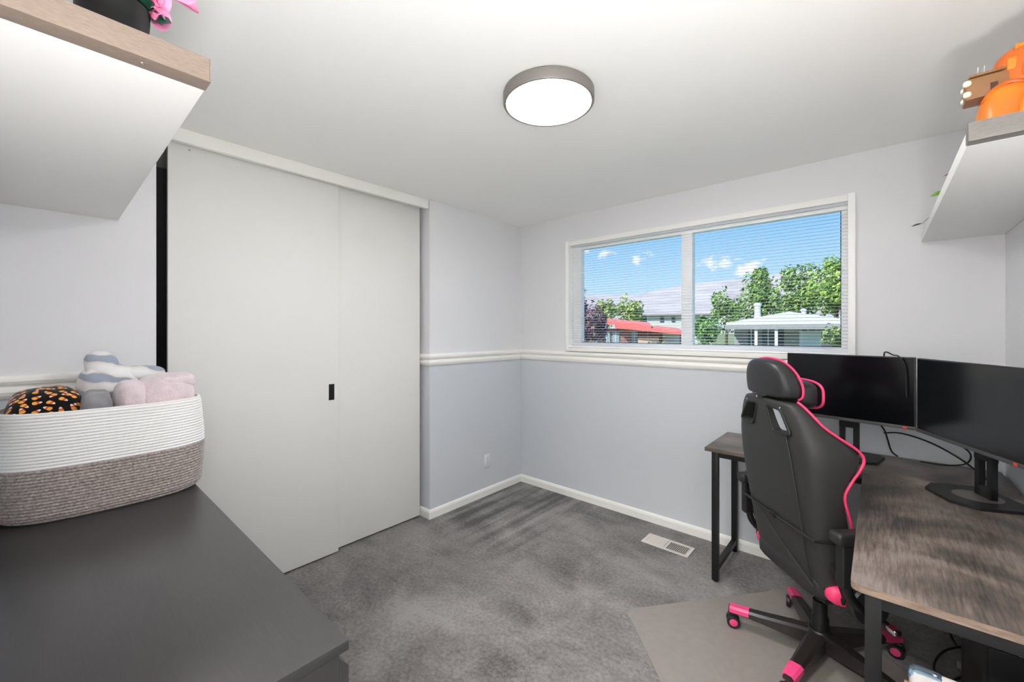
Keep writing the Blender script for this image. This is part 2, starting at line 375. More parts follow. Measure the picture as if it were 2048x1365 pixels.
def glass_material():
    m = bpy.data.materials.new('window_glass'); m.use_nodes = True; nt = m.node_tree; N = nt.nodes; L = nt.links; N.clear()
    o = N.new('ShaderNodeOutputMaterial'); t = N.new('ShaderNodeBsdfTransparent'); t.inputs[0].default_value = (.97, .985, .98, 1)
    g = N.new('ShaderNodeBsdfGlossy'); g.inputs['Roughness'].default_value = .02
    f = N.new('ShaderNodeFresnel'); f.inputs[0].default_value = 1.45
    k = N.new('ShaderNodeMath'); k.operation = 'MULTIPLY'; k.inputs[1].default_value = .004; L.new(f.outputs[0], k.inputs[0])
    x = N.new('ShaderNodeMixShader'); L.new(k.outputs[0], x.inputs[0]); L.new(t.outputs[0], x.inputs[1]); L.new(g.outputs[0], x.inputs[2]); L.new(x.outputs[0], o.inputs[0]); return m
M_GLASS = glass_material()
for a, b_ in ((wl+.088, mx0+.004), (mx0+.074, wr-.046)):
    box('pane', (a, .080, .038), (b_, .084, wh-.054), M_GLASS, win)
# blind hung inside the reveal
M_SLAT = mat('blind_slat', (248, 249, 250), .4)
def translucent(m, fac):
    nt = m.node_tree; N = nt.nodes; L = nt.links; b = N['Principled BSDF']; o = N['Material Output']
    t = N.new('ShaderNodeBsdfTranslucent'); t.inputs[0].default_value = (.95, .97, 1, 1); x = N.new('ShaderNodeMixShader'); x.inputs[0].default_value = fac
    L.new(b.outputs[0], x.inputs[1]); L.new(t.outputs[0], x.inputs[2]); L.new(x.outputs[0], o.inputs[0])
translucent(M_SLAT, .45)
blind = tag(empty('window_blind', ((WX0+WX1)/2, YW+.034, WZ0)), 'open white horizontal slat mini blind hung inside the wide window', 'blind')
bw = (WX1-WX0)/2-.016
box('headrail', (-bw, -.014, wh-.040), (bw, .014, wh-.013), M_SLAT, blind, bev=.003)
box('bottom_rail', (-bw, -.012, .0125), (bw, .012, .022), M_SLAT, blind, bev=.003)
bm = bmesh.new()
rows = []
for (yy, zz) in ((-.0085, -.0008), (-.004, .0004), (0, .0008), (.004, .0004), (.0085, -.0008)):
    rows.append((yy, zz))
top = [[Vector((sx*bw, y, z)) for y, z in rows] for sx in (-1, 1)]
vr = [[bm.verts.new(p) for p in r_] for r_ in top]
for k in range(4): bm.faces.new((vr[0][k], vr[0][k+1], vr[1][k+1], vr[1][k]))
first = finish(bm, 'slat', M_SLAT, blind, smooth=True)
so = first.modifiers.new('thickness', 'SOLIDIFY'); so.thickness = .0005
dg = bpy.context.evaluated_depsgraph_get(); me2 = bpy.data.meshes.new_from_object(first.evaluated_get(dg)); first.modifiers.clear(); first.data = me2
zs = [.036+.0205*i for i in range(40)]; zs = [z for z in zs if z < wh-.048]
for i, z in enumerate(zs):
    s_ = first if i == 0 else first.copy()
    if i: COL.objects.link(s_); s_.parent = blind
    s_.location = (0, 0, z); s_.rotation_euler = (R(7), 0, 0)
for x in (-.72, -.25, .25, .72):
    tube('ladder_cord', [(x, -.0095, .02), (x, -.0095, wh-.04)], .0006, M_SLAT, blind, seg=5)

# ------------------------------------------------------------------ ceiling light
M_LED = mat('led_diffuser', (255, 255, 255), .5, emit=(1, .995, 1, LAMP_E))
cl = tag(empty('ceiling_light', (-1.04, 1.405, H)), 'round flush LED ceiling light with a brushed nickel rim', 'ceiling light')
lathe('housing', [(0, -.004), (.186, -.004), (.190, -.008), (.190, -.046), (.187, -.050), (.178, -.050), (.176, -.046), (.176, -.030), (0, -.030)], M_NICKEL, cl, seg=64)
lathe('diffuser', [(0, -.056), (.10, -.055), (.16, -.051), (.1755, -.047), (.1755, -.034), (0, -.034)], M_LED, cl, seg=64)
# added fill: unseen hallway light shining in through the open doorway
M_LED2 = mat('hall_fill_diffuser', (255, 255, 255), .5, emit=(1, .985, .97, HALL_FILL_E))
hl = tag(empty('hall_fill_light', (-.4, -.85, H)), 'unseen round ceiling light added in the hallway as fill', 'ceiling light')
lathe('housing', [(0, -.004), (.20, -.004), (.20, -.05), (.19, -.05), (.19, -.03), (0, -.03)], M_NICKEL, hl, seg=40)
lathe('diffuser', [(0, -.075), (.10, -.07), (.16, -.058), (.189, -.045), (.189, -.033), (0, -.033)], M_LED2, hl, seg=40)

# added fill: unseen uplighter that brightens the ceiling and shelf undersides
ul = tag(empty('fill_uplighter', (.13, .03, 0)), 'unseen short uplighter added near the doorway as fill light', 'lamp')
lathe('base', [(0, .0005), (.13, .0005), (.13, .015), (.12, .022), (.02, .026), (0, .026)], M_BLACKMET, ul, seg=36)
tube('pole', [(0, 0, .02), (0, 0, .92)], .012, M_BLACKMET, ul, seg=14)
UB = T(0, 0, -.78)
lathe('bowl', [(0, 1.69), (.04, 1.69), (.11, 1.725), (.165, 1.79), (.170, 1.82), (.166, 1.82), (.158, 1.79), (.105, 1.735), (0, 1.71)], M_BLACKMET, ul, seg=40, M=UB)
lathe('bulb', [(0, 1.735), (.10, 1.738), (.13, 1.765), (.10, 1.79), (0, 1.80)], mat('fill_bulb', (255, 255, 255), .5, emit=(1, .99, .985, UP_FILL_E)), ul, seg=32, M=UB)

# ------------------------------------------------------------------ L-shaped desk
DZ = .770; DT = .022
DXL, DYF, DXI, DYN = -.752, 2.52, -.056, 1.42      # left end, wing front, inner edge, near edge
dk = tag(empty('corner_desk', (DXI, DYF, 0)), 'L-shaped corner desk with rustic grey brown wood tops on black steel legs', 'desk')
def W(p): return (p[0]-DXI, p[1]-DYF, p[2])
def wbox(name, lo, hi, m, par, bev=0): return box(name, W(lo), W(hi), m, par, bev)
def desk_top(name, lo, hi, m):
    t = wbox(name, lo, hi, m, dk, bev=.004)
    return t
desk_top('wing_top', (DXL, DYF, DZ-DT), (XR-.016, YW-.03, DZ), M_DESK_X)
# long top with a rounded near corner
def rounded_poly(pts, rads, n=5):
    out = []; m = len(pts)
    for i, p in enumerate(pts):
        p = Vector(p); a = (Vector(pts[i-1])-p).normalized(); b = (Vector(pts[(i+1) % m])-p).normalized(); r_ = rads[i]
        if r_ <= 0: out.append((p.x, p.y)); continue
        s0, s1 = p+a*r_, p+b*r_
        for k in range(n+1):
            t = k/n; q = s0*(1-t)**2+p*2*t*(1-t)+s1*t*t; out.append((q.x, q.y))
    return out
rp_ = rounded_poly([(0, DYN-DYF), (XR-.016-DXI, DYN-DYF), (XR-.016-DXI, -.002), (0, -.002)], [.03, .03, 0, .004])
lt = prism('long_top', rp_, DZ-DT+.002, DZ, M_DESK_Y, dk)
prism('edge_band', [(x, y) for x, y in rounded_poly([(-.0008, DYN-DYF-.0008), (XR-.0152-DXI, DYN-DYF-.0008), (XR-.0152-DXI, -.003), (-.0008, -.003)], [.03, .03, 0, .004])], DZ-DT+.0025, DZ-.0012, M_DESK_EDGE, lt)
lg = .034
legs = [(-.718, 2.535), (-.718, YW-.075), (-.028, DYN+.02), (XR-.06, DYN+.02), (XR-.06, YW-.075)]
for (x, y) in legs:
    l_ = wbox('leg', (x, y, .012), (x+lg, y+lg, DZ-DT), M_BLACKMET, dk, bev=.002)
    lathe('levelling_foot', [(0, 0.0005), (.012, 0.0005), (.012, .006), (.005, .008), (.005, .014), (0, .014)], M_CHROME, l_, seg=12, M=T(*W((x+lg/2, y+lg/2, 0))))
wbox('lower_bar', (-.714, 2.535+lg, .06), (-.688, YW-.075, .09), M_BLACKMET, dk)
bm = bmesh.new()   # slanted gusset by the back leg
add_tube(bm, [W((-.701, 2.60, .08)), W((-.701, 2.92, .08))], .010, 6)
finish(bm, 'gusset', M_BLACKMET, dk)
wbox('end_rail', (-.716, 2.535+lg, DZ-DT-.035), (-.690, YW-.075, DZ-DT-.001), M_BLACKMET, dk)
wbox('front_rail', (-.718+lg, 2.540, DZ-DT-.03), (-.03, 2.562, DZ-DT-.001), M_BLACKMET, dk)
wbox('back_rail', (-.718+lg, YW-.07, DZ-DT-.03), (XR-.06, YW-.05, DZ-DT-.001), M_BLACKMET, dk)
wbox('near_rail', (-.028+lg, DYN+.024, DZ-DT-.038), (XR-.06, DYN+.05, DZ-DT-.001), M_BLACKMET, dk)
wbox('side_rail', (-.026, DYN+.02+lg, DZ-DT-.03), (-.002, 2.535, DZ-DT-.001), M_BLACKMET, dk)
wbox('wall_rail', (XR-.055, DYN+.02+lg, DZ-DT-.03), (XR-.03, YW-.075, DZ-DT-.001), M_BLACKMET, dk)
wbox('shelf_bar', (XR-.055, DYN+.02+lg, .10), (XR-.03, YW-.075, .13), M_BLACKMET, dk)
for (x, y) in ((.11, DYN+.037), (.24, DYN+.037)):
    lathe('screw', [(0, -.005), (.007, -.004), (.007, 0), (0, 0)], M_CHROME, dk, seg=10, M=T(*W((x, y, DZ-DT-.038))))

# ------------------------------------------------------------------ monitors
def monitor(cx, cy, ang, w, zb, zt, label, foot):
    """ang: direction of the screen's width (left to right seen from the front)"""
    m = tag(empty('computer_monitor', (cx, cy, DZ), ang), label, 'monitor', 'black monitors on the corner desk')
    b0, b1 = zb-DZ, zt-DZ; h = w/2
    body = bmesh.new(); add_box(body, (-h, .0, b0), (h, .018, b1), .003); add_box(body, (-h*.55, .018, b0+.05), (h*.55, .045, b1-.06), .012)
    finish(body, 'housing', M_BLACKPL, m, smooth=True, auto=35)
    box('screen', (-h+.005, -.0022, b0+.017), (h-.005, .0005, b1-.005), M_SCREEN, m)
    lb = box('chin_strip', (-h, -.0045, b0), (h, .001, b0+.015), mat('chin_grey', (70, 69, 68), .4), m, bev=.001)
    box('sticker', (h-.045, -.0052, b0+.002), (h-.030, -.0042, b0+.013), mat('red_sticker', (214, 66, 40), .5), lb)
    st = bmesh.new()
    fz = foot
    add_box(st, (-.042, .060, .012), (-.018, .082, b0+.17), .003); add_box(st, (.018, .060, .012), (.042, .082, b0+.17), .003)
    add_box(st, (-.042, .058, b0-.045), (.042, .084, b0+.17), .003); add_box(st, (-.042, .060, .012), (.042, .082, .055), .003)
    add_box(st, (-.035, .04, b0+.09), (.035, .062, b0+.16), .003)
    finish(st, 'stand_column', M_BLACKPL, m, smooth=True, auto=35)
    pl = [(-.105, .15), (.105, .15), (.135, .12), (.135, -.03), (.07, -.085), (-.07, -.085), (-.135, -.03), (-.135, .12)]
    bs = prism('stand_base', pl, .0006, .012, M_BLACKPL, m)
    lathe('swivel_plate', [(0, .0125), (.07, .0125), (.072, .0121), (.072, .0118), (0, .0118)], mat('swivel_grey', (120, 114, 110), .3, metal=.6), bs, seg=40, M=T(0, .045, 0))
    return m
monitor(-.133, 2.80, math.atan2(-.11, .526), .540, .965, 1.312, 'black monitor facing the room with its back to the window wall', None)
monitor(.252, 2.432, math.atan2(-.907, .42), .565, .972, 1.312, 'black monitor angled against the right wall, cut by the frame', None)
M_CABLE = mat('black_cable', (20, 20, 21), .5)
def cable(name, pts, rad, label, m=M_CABLE, n=8):
    return tag(tube(name, spline(pts, n), rad, m, seg=6), label, 'cable')
cable('monitor_cable', [(.06, 2.815, 1.10), (.02, 2.83, 1.315), (.055, 2.79, 1.318), (.075, 2.742, 1.312), (.093, 2.729, 1.27), (.098, 2.727, 1.21), (.10, 2.728, 1.12)], .0035, 'thin black cable looped over the top of the monitor facing the room')
cable('power_cable', [(-.02, 2.86, .99), (.02, 2.93, .92), (.035, 2.985, .86), (.05, 2.985, .80), (.075, 2.99, .775)], .004, 'black cable hanging behind the monitor facing the room')
cable('video_cable', [(.02, 2.99, .89), (.09, 2.985, .90), (.19, 2.94, .88), (.28, 2.86, .84), (.34, 2.75, .80), (.37, 2.63, .776)], .004, 'long black cable sagging between the two monitors')
cable('usb_cable', [(.235, 2.60, .97), (.30, 2.70, .90), (.30, 2.80, .83), (.24, 2.88, .79), (.16, 2.94, .776)], .0035, 'curled black cable dropping behind the angled monitor')
cable('charger_cable', [(-.26, 2.86, .97), (-.29, 2.93, .90), (-.32, 2.975, .82), (-.34, 2.985, .776)], .003, 'short thin black cable behind the chair headrest')
cable('adapter_cable', [(.395, 2.22, .945), (.415, 2.22, .90), (.428, 2.26, .84), (.428, 2.32, .79), (.425, 2.38, .776)], .004, 'black cable at the far right behind the angled monitor')

# ------------------------------------------------------------------ chair mat
MC = Vector((-.975, 1.985)); e1 = Vector((.62, .785)); e2 = Vector((.70, -.714))
mp_ = [MC, MC+e1*1.05, MC+e1*1.05+e2*.95, MC+e2*.95]
ctr = sum(mp_, Vector((0, 0)))/4
poly = rounded_poly([tuple(p-ctr) for p in mp_], [.05]*4)[::-1]
M_MAT = mat('clear_vinyl_mat', (136, 129, 124), .38, var=.05, vscale=30)
mo = prism('chair_mat', poly, .0, .004, M_MAT); mo.location = (ctr.x, ctr.y, .0004)
tag(mo, 'frosted beige plastic mat on the carpet under the gaming chair', 'chair mat')

# ------------------------------------------------------------------ gaming chair
ch = tag(empty('gaming_chair', (-.193, 2.26, .0045), YAW-math.pi/2), 'black gaming chair with pink piping turned towards the desk corner', 'chair')
ZT = [(.385, .195, -.150, .03), (.42, .222, -.156, .06), (.50, .240, -.170, .10), (.60, .250, -.188, .125), (.70, .256, -.202, .125), (.80, .258, -.218, .115), (.86, .262, -.226, .145), (.91, .266, -.231, .180), (.95, .266, -.235, .198), (.985, .258, -.238, .180), (1.02, .243, -.241, .135), (1.06, .222, -.244, .090), (1.10, .200, -.247, .066), (1.13, .172, -.249, .052), (1.145, .150, -.250, .044)]
def back_ring(z, w, yb, wf, th=.055):
    fr = yb+max(wf*(.42 if th > .03 else .12), th)
    P = [(-w, yb+wf), (-w*1.005, yb+wf*.62), (-w*.97, yb+wf*.25+.004), (-w*.86, yb+.004), (-w*.55, yb-.008), (0, yb-.012), (w*.55, yb-.008), (w*.86, yb+.004), (w*.97, yb+wf*.25+.004), (w*1.005, yb+wf*.62), (w, yb+wf),
         (w*.93, yb+wf+.004), (w*.80, yb+wf*.72+.012), (w*.58, fr+.006), (w*.3, fr), (0, fr), (-w*.3, fr), (-w*.58, fr+.006), (-w*.80, yb+wf*.72+.012), (-w*.93, yb+wf+.004)]
    return [Vector((x, y, z)) for x, y in P]
bm = bmesh.new(); loft(bm, [back_ring(*a, th=.055 if a[0] < .97 else .014) for a in ZT]); bmesh.ops.recalc_face_normals(bm, faces=bm.faces)
back = finish(bm, 'backrest', M_LEATHER2, ch, smooth=True)
sd = back.modifiers.new('s', 'SUBSURF'); sd.levels = sd.render_levels = 2
cut = bmesh.new()
for s in (-1, 1):
    q = [(s*.034, 1.112), (s*.112, 1.104), (s*.168, 1.022), (s*.076, 1.020)]
    q = rounded_poly(q, [.014]*4, 4)
    lo = [cut.verts.new((x, -.5, z)) for x, z in q]; hi = [cut.verts.new((x, .3, z)) for x, z in q]; n = len(q)
    cut.faces.new(lo); cut.faces.new(hi[::-1])
    for i in range(n): cut.faces.new((lo[i], lo[(i+1) % n], hi[(i+1) % n], hi[i]))
cutter = finish(cut, 'cutter', None, ch)
bo = back.modifiers.new('b', 'BOOLEAN'); bo.object = cutter; bo.operation = 'DIFFERENCE'; bo.solver = 'EXACT'
bpy.context.view_layer.update()
dg = bpy.context.evaluated_depsgraph_get(); me = bpy.data.meshes.new_from_object(back.evaluated_get(dg)); back.modifiers.clear(); back.data = me
for p in me.polygons: p.use_smooth = True
try: me.set_sharp_from_angle(angle=R(50))
except Exception: pass
bpy.data.objects.remove(cutter)
# slot surrounds
for s in (-1, 1):
    q = [(s*.027, 1.119), (s*.116, 1.110), (s*.177, 1.016), (s*.070, 1.013)]
    q = rounded_poly(q, [.02]*4, 4)
    tube('slot_surround', [(x, -.2555 + (abs(x)*.05), z) for x, z in q], .0065, M_BLACKPL, ch, seg=8, closed=True)
# headrest
HT = [(1.150, .132, -.252, .060), (1.165, .143, -.256, .074), (1.20, .146, -.260, .078), (1.235, .140, -.264, .074), (1.265, .128, -.267, .066), (1.29, .108, -.268, .054), (1.305, .082, -.262, .040), (1.312, .045, -.250, .024)]
bm = bmesh.new(); loft(bm, [back_ring(*a, th=.045) for a in HT])
hd = finish(bm, 'headrest', M_LEATHER, ch, smooth=True)
sd = hd.modifiers.new('s', 'SUBSURF'); sd.levels = sd.render_levels = 2
# pink piping along the wing edges
right = [(w+.001, yb+wf+.003, z) for z, w, yb, wf in ZT[2:]]
for s in (1, -1):
    tube('piping', spline([(s*x, y, z) for x, y, z in right], 4), .0052, M_PINK, back, seg=8)
hp = [(w+.001, yb+wf+.004, z) for z, w, yb, wf in HT]
tube('piping', spline(hp+[(0, -.228, 1.3155)]+[(-x, y, z) for x, y, z in hp[::-1]], 4), .0048, M_PINK, hd, seg=8)
# neck pillow and lumbar cushion straps
def soft(name, c, h, m, parent, nu=28, nv=16, e=.55, rot=None, wob=0):
    bm = bmesh.new(); rings = []
    sg = lambda v, p: math.copysign(abs(v)**p, v)
    for j in range(1, nv):
        ph = -math.pi/2+math.pi*j/nv; ring = []
        for i in range(nu):
            th = 2*math.pi*i/nu
            v = Vector((sg(math.cos(ph), e)*sg(math.cos(th), e)*h[0], sg(math.cos(ph), e)*sg(math.sin(th), e)*h[1], sg(math.sin(ph), e)*h[2]))
            if wob: v *= 1+wob*mnoise.noise(v*14+Vector(c)*5)
            if rot: v = rot @ v
            ring.append(Vector(c)+v)
        rings.append(ring)
    loft(bm, rings); return finish(bm, name, m, parent, smooth=True)
np_ = soft('neck_pillow', (0, -.135, 1.165), (.135, .050, .060), M_LEATHER, ch)
tube('piping', [( .137*math.copysign(abs(math.cos(t))**.6, math.cos(t)), -.088, 1.165+.058*math.copysign(abs(math.sin(t))**.6, math.sin(t))) for t in [2*math.pi*k/40 for k in range(40)]], .0052, M_PINK, np_, seg=8, closed=True)
soft('lumbar_pillow', (0, -.055, .67), (.15, .05, .09), M_LEATHER, ch)
tube('strap', [(-.252, -.135, .63), (-.242, -.200, .63), (-.13, -.2065, .632), (0, -.2085, .632), (.13, -.2065, .632), (.242, -.200, .63), (.252, -.135, .63)], .006, M_BLACKPL, ch, seg=6)
bk = box('strap_buckle', (-.022, -.2165, .622), (.022, -.205, .642), M_BLACKPL, ch, bev=.002)
hb = box('headrest_clip', (-.05, -.262, 1.135), (.01, -.252, 1.152), M_BLACKPL, ch, bev=.003)
box('clip_shine', (-.030, -.2655, 1.139), (-.018, -.2615, 1.149), M_CHROME, hb, bev=.001)
for s in (-1, 1): lathe('snap_button', [(0, .003), (.0045, .002), (.005, 0), (0, 0)], M_CHROME, ch, seg=10, M=T(s*.118, -.2535, 1.117) @ Matrix.Rotation(R(90), 4, 'X'))
# creases of the back cover
tube('cover_seam', [(-.235, -.197, .74), (-.08, -.195, .585), (.06, -.186, .505), (.19, -.166, .425)], .0035, M_LEATHER2, back, seg=6)
tube('cover_seam', [(.145, -.251, 1.03), (.165, -.238, .90), (.175, -.219, .75), (.178, -.190, .55), (.17, -.162, .42)], .003, M_LEATHER2, back, seg=6)
# seat
seat = soft('seat', (0, .07, .418), (.225, .245, .050), M_LEATHER, ch, e=.35)
for s in (-1, 1):
    soft('side_bolster', (s*.222, .085, .418), (.042, .225, .044), M_PINK, ch, e=.55)
    tube('tilt_bracket', [(s*.245, -.10, .40), (s*.262, -.10, .43), (s*.258, -.14, .55)], .012, M_BLACKMET, ch)
    lathe('hinge_cover', [(0, 0), (.070, 0), (.073, .004), (.073, .026), (.066, .034), (0, .036)], M_BLACKPL, ch, seg=36, M=T(s*.268, -.035, .415) @ Matrix.Rotation(R(90*s), 4, 'Y'))
    ar = empty('armrest', (s*.312, 0, 0), 0, ch)
    box('pad', (-.030, -.185, .655), (.030, .085, .703), M_LEATHER, ar, bev=.018, seg=4)
    box('post', (-.020, -.165, .50), (.020, -.105, .660), M_BLACKPL, ar, bev=.012, seg=3)
    tube('arm_bracket', spline([(0, -.135, .53), (-s*.004, -.125, .47), (-s*.012, -.085, .42), (-s*.06, -.03, .375), (-s*.15, -.0, .370)], 5), .016, M_BLACKMET, ar, seg=10)
box('seat_plate', (-.10, -.04, .335), (.10, .20, .362), M_BLACKMET, ch, bev=.008)
box('seat_pan', (-.20, -.13, .360), (.20, .28, .384), M_BLACKMET, ch, bev=.008)
tube('tilt_lever', [(.08, .05, .345), (.20, .05, .335), (.27, .06, .325)], [.008, .008, .010], M_BLACKMET, ch)
soft('lever_knob', (.285, .06, .322), (.022, .016, .013), M_CHROME, ch)
lathe('gas_cylinder', [(0, .07), (.032, .07), (.032, .18), (.027, .19), (.027, .25), (.018, .252), (.018, .336), (0, .336)], M_BLACKMET, ch, seg=24)
lathe('base_hub', [(0, .055), (.045, .055), (.052, .07), (.050, .115), (.040, .128), (0, .130)], M_BLACKPL, ch, seg=28)
M_ARM = mat('base_black', (38, 33, 31), .35)
arm0 = None
def caster(parent, loc, az):
    c = empty('caster', loc, az, parent)
    for sx in (-1, 1):
        Mx = T(sx*.011, 0, 0) @ Matrix.Rotation(R(90*sx), 4, 'Y')
        wv = lathe('wheel', [(0, -.002), (.026, -.002), (.0285, 0), (.0285, .012), (.026, .016), (.018, .016), (.018, .012), (0, .012)], M_BLACKPL, c, seg=28, M=Mx)
    # hubs are part of the wheels but pink
        lathe('wheel_hub', [(0, .0175), (.012, .0170), (.0175, .0150), (.0175, .0125), (0, .0125)], M_PINKPL, c, seg=20, M=Mx)
    box('fork', (-.011, -.022, -.005), (.011, .018, .036), M_BLACKPL, c, bev=.006, seg=3)
    tube('stem', [(0, .010, .03), (0, .010, .062)], .006, M_CHROME, c, seg=8)
    return c
for k in range(5):
    a = R(90+72*k+1)
    d = Vector((math.cos(a), math.sin(a), 0)); nrm = Vector((-d.y, d.x, 0))
    bm = bmesh.new(); rings = []
    for t, hw_, zt_, zb_ in ((.03, .034, .122, .058), (.10, .033, .118, .062), (.22, .028, .106, .072), (.30, .024, .100, .074), (.345, .022, .098, .074), (.358, .018, .095, .076)):
        c0 = d*t
        rings.append([c0-nrm*hw_+Vector((0, 0, zb_)), c0-nrm*hw_+Vector((0, 0, zt_-.008)), c0-nrm*hw_*.6+Vector((0, 0, zt_)), c0+nrm*hw_*.6+Vector((0, 0, zt_)), c0+nrm*hw_+Vector((0, 0, zt_-.008)), c0+nrm*hw_+Vector((0, 0, zb_))])
    loft(bm, rings); arm = finish(bm, 'base_arm', M_ARM, ch, smooth=True, auto=30)
    bm = bmesh.new(); rings = []
    for t, hw_, zt_ in ((.272, .0272, .1045), (.30, .0256, .1022), (.345, .0236, .1002), (.354, .0206, .098)):
        c0 = d*t
        rings.append([c0-nrm*hw_+Vector((0, 0, zt_-.026)), c0-nrm*hw_+Vector((0, 0, zt_-.008)), c0-nrm*hw_*.6+Vector((0, 0, zt_)), c0+nrm*hw_*.6+Vector((0, 0, zt_)), c0+nrm*hw_+Vector((0, 0, zt_-.008)), c0+nrm*hw_+Vector((0, 0, zt_-.026))])
    loft(bm, rings); finish(bm, 'pink_cap', M_PINKPL, arm, smooth=True, auto=30)
    caster(ch, (d.x*.34, d.y*.34, .0287), a+R(40+31*k))

# ------------------------------------------------------------------ dresser
dr = tag(empty('dresser', (-.845, .43, 0)), 'low wide black brown dresser with six drawers under the shelf', 'dresser')
DL, DD, DH = 1.70, .56, .78
box('top', (-DL, -DD, DH-.022), (0, 0, DH), M_DRESSER, dr, bev=.0015)
box('side_panel', (-.024, -DD, 0), (-.001, -.021, DH-.0225), M_DRESSER, dr); box('side_panel', (-DL+.001, -DD, 0), (-DL+.024, -.021, DH-.0225), M_DRESSER, dr)
box('back_panel', (-DL+.0245, -DD, .03), (-.0245, -DD+.008, DH-.023), M_DRESSER, dr)
box('divider', (-DL/2-.011, -DD+.0085, .03), (-DL/2+.011, -.023, DH-.023), M_DRESSER, dr)
box('plinth', (-DL+.0245, -.055, 0), (-.0245, -.035, .045), M_DRESSER, dr)
fh = .238
def drawer(x0, x1, z0, z1):
    e = empty('drawer', (x0, 0, z0), 0, dr); w = x1-x0; h = z1-z0
    bm = bmesh.new()   # front with the slanted finger grip along the top, seen in profile at the end
    prof = [(-.0205, 0), (0, 0), (0, h-.006), (-.002, h-.003), (-.0205, h+.020)]
    loft(bm, [[Vector((x, y, z)) for y, z in prof] for x in (0, w)])
    finish(bm, 'front', M_DRESSER, e)
    bxs('drawer_box', [((.03, -.50, .02), (w-.03, -.021, .03)), ((.03, -.50, .03), (.042, -.021, h-.06)), ((w-.042, -.50, .03), (w-.03, -.021, h-.06)), ((.042, -.50, .03), (w-.042, -.49, h-.06))], M_DRESSER, e)
for r_ in range(3):
    z1 = DH-.038-r_*fh; z0 = z1-fh+.012
    drawer(-DL+.001, -DL/2-.0015, z0, z1-.012); drawer(-DL/2+.0015, -.001, z0, z1-.012)
# ------------------------------------------------------------------ wall shelves
SL = tag(empty('wall_shelf', (-1.05, .22, 1.937)), 'white wall shelf with a brushed bronze end strip above the dresser', 'shelf', 'white wall shelves')
box('board', (XL+1.05+.002, YN-.22+.002, 0), (0, 0, .04), M_MELAMINE, SL, bev=.0015)
es = box('end_strip', (0.0003, YN-.22+.002, 0), (.046, .002, .046), M_BRONZE, SL, bev=.0012)
lathe('strip_screw', [(0, -.002), (.003, -.0015), (.004, 0), (0, 0)], M_STEEL, es, seg=10, M=T(.022, -.10, 0))
box('end_clip', (.0462, -.0005, .004), (.0475, .0025, .045), M_NICKEL, es)
SR = tag(empty('wall_shelf', (.165, 1.535, 1.900)), 'white wall shelf with a nickel end strip above the desk', 'shelf', 'white wall shelves')
box('board', (0, 0, 0), (XR-.165-.002, YW-1.535-.002, .04), M_MELAMINE, SR, bev=.003)
M_NICK2 = wood_material('brushed_nickel_strip', [(112, 107, 103), (130, 125, 120)], 60, (1, 8, 8), .35, bump=.1); M_NICK2.node_tree.nodes['Principled BSDF'].inputs['Metallic'].default_value = .15
box('end_strip', (-.002, -.040, 0), (XR-.165-.002, -.0003, .047), M_NICK2, SR, bev=.004)

# ------------------------------------------------------------------ rope basket and its blankets
BZ0, BZ1, BZM = .7808, 1.150, .967
BC = Vector((-2.292, .170))
def superell(a, b, n, cnt=96):
    out = []
    for k in range(cnt):
        t = 2*math.pi*k/cnt; c, s = math.cos(t), math.sin(t)
        out.append((a*math.copysign(abs(c)**(2/n), c), b*math.copysign(abs(s)**(2/n), s)))
    return out
bk_ = tag(empty('rope_basket', (BC.x, BC.y, BZ0)), 'two tone coiled rope basket in white over heathered grey on the dresser', 'basket')
def basket_ring(z, inset):
    t = (z-BZ0)/(BZ1-BZ0); bul = .012*math.sin(math.pi*min(1, t*1.0))
    a, b = .190+bul-inset, .292+bul-inset
    k = 1.0 if t > .06 else .95+.05*t/.06
    return [Vector((x*k, y*k, z-BZ0)) for x, y in superell(a, b, 2.9)]
def band(name, z0, z1, nco, m):
    bm = bmesh.new(); rings = []
    ch_ = (z1-z0)/nco
    for i in range(nco):
        for f in range(6):
            u = f/6; z = z0+ch_*(i+u); bump_ = .0042*math.sin(math.pi*u)
            rings.append(basket_ring(z, .006-bump_))
    rings.append(basket_ring(z1, .006)); rings.append(basket_ring(z1, .016)); rings.append(basket_ring(z0, .016)) ; rings.append(basket_ring(z0, .006))
    loft(bm, rings, caps=False); return finish(bm, name, m, bk_, smooth=True)
M_ROPEW = mat('white_cotton_rope', (238, 237, 234), .85, bump=.4, bscale=260, sheen=.2)
M_ROPEG = mat('heather_grey_rope', (158, 147, 142), .9, bump=.5, bscale=260, var=.42, vscale=130, sheen=.2)
band('upper_band', BZM, BZ1, 17, M_ROPEW); band('lower_band', BZ0, BZM, 17, M_ROPEG)
bm = bmesh.new(); bm.faces.new([bm.verts.new((p.x, p.y, .006)) for p in basket_ring(BZ0, .0165)]); finish(bm, 'bottom', M_ROPEG, bk_)
bm = bmesh.new(); loft(bm, [[Vector((p.x, p.y, BZ1-BZ0+dz)) for p in basket_ring(BZ1, ins)] for ins, dz in ((.006, 0), (.004, .004), (.007, .008), (.013, .008), (.016, .004), (.016, 0))], caps=False); finish(bm, 'rim', M_ROPEW, bk_, smooth=True)

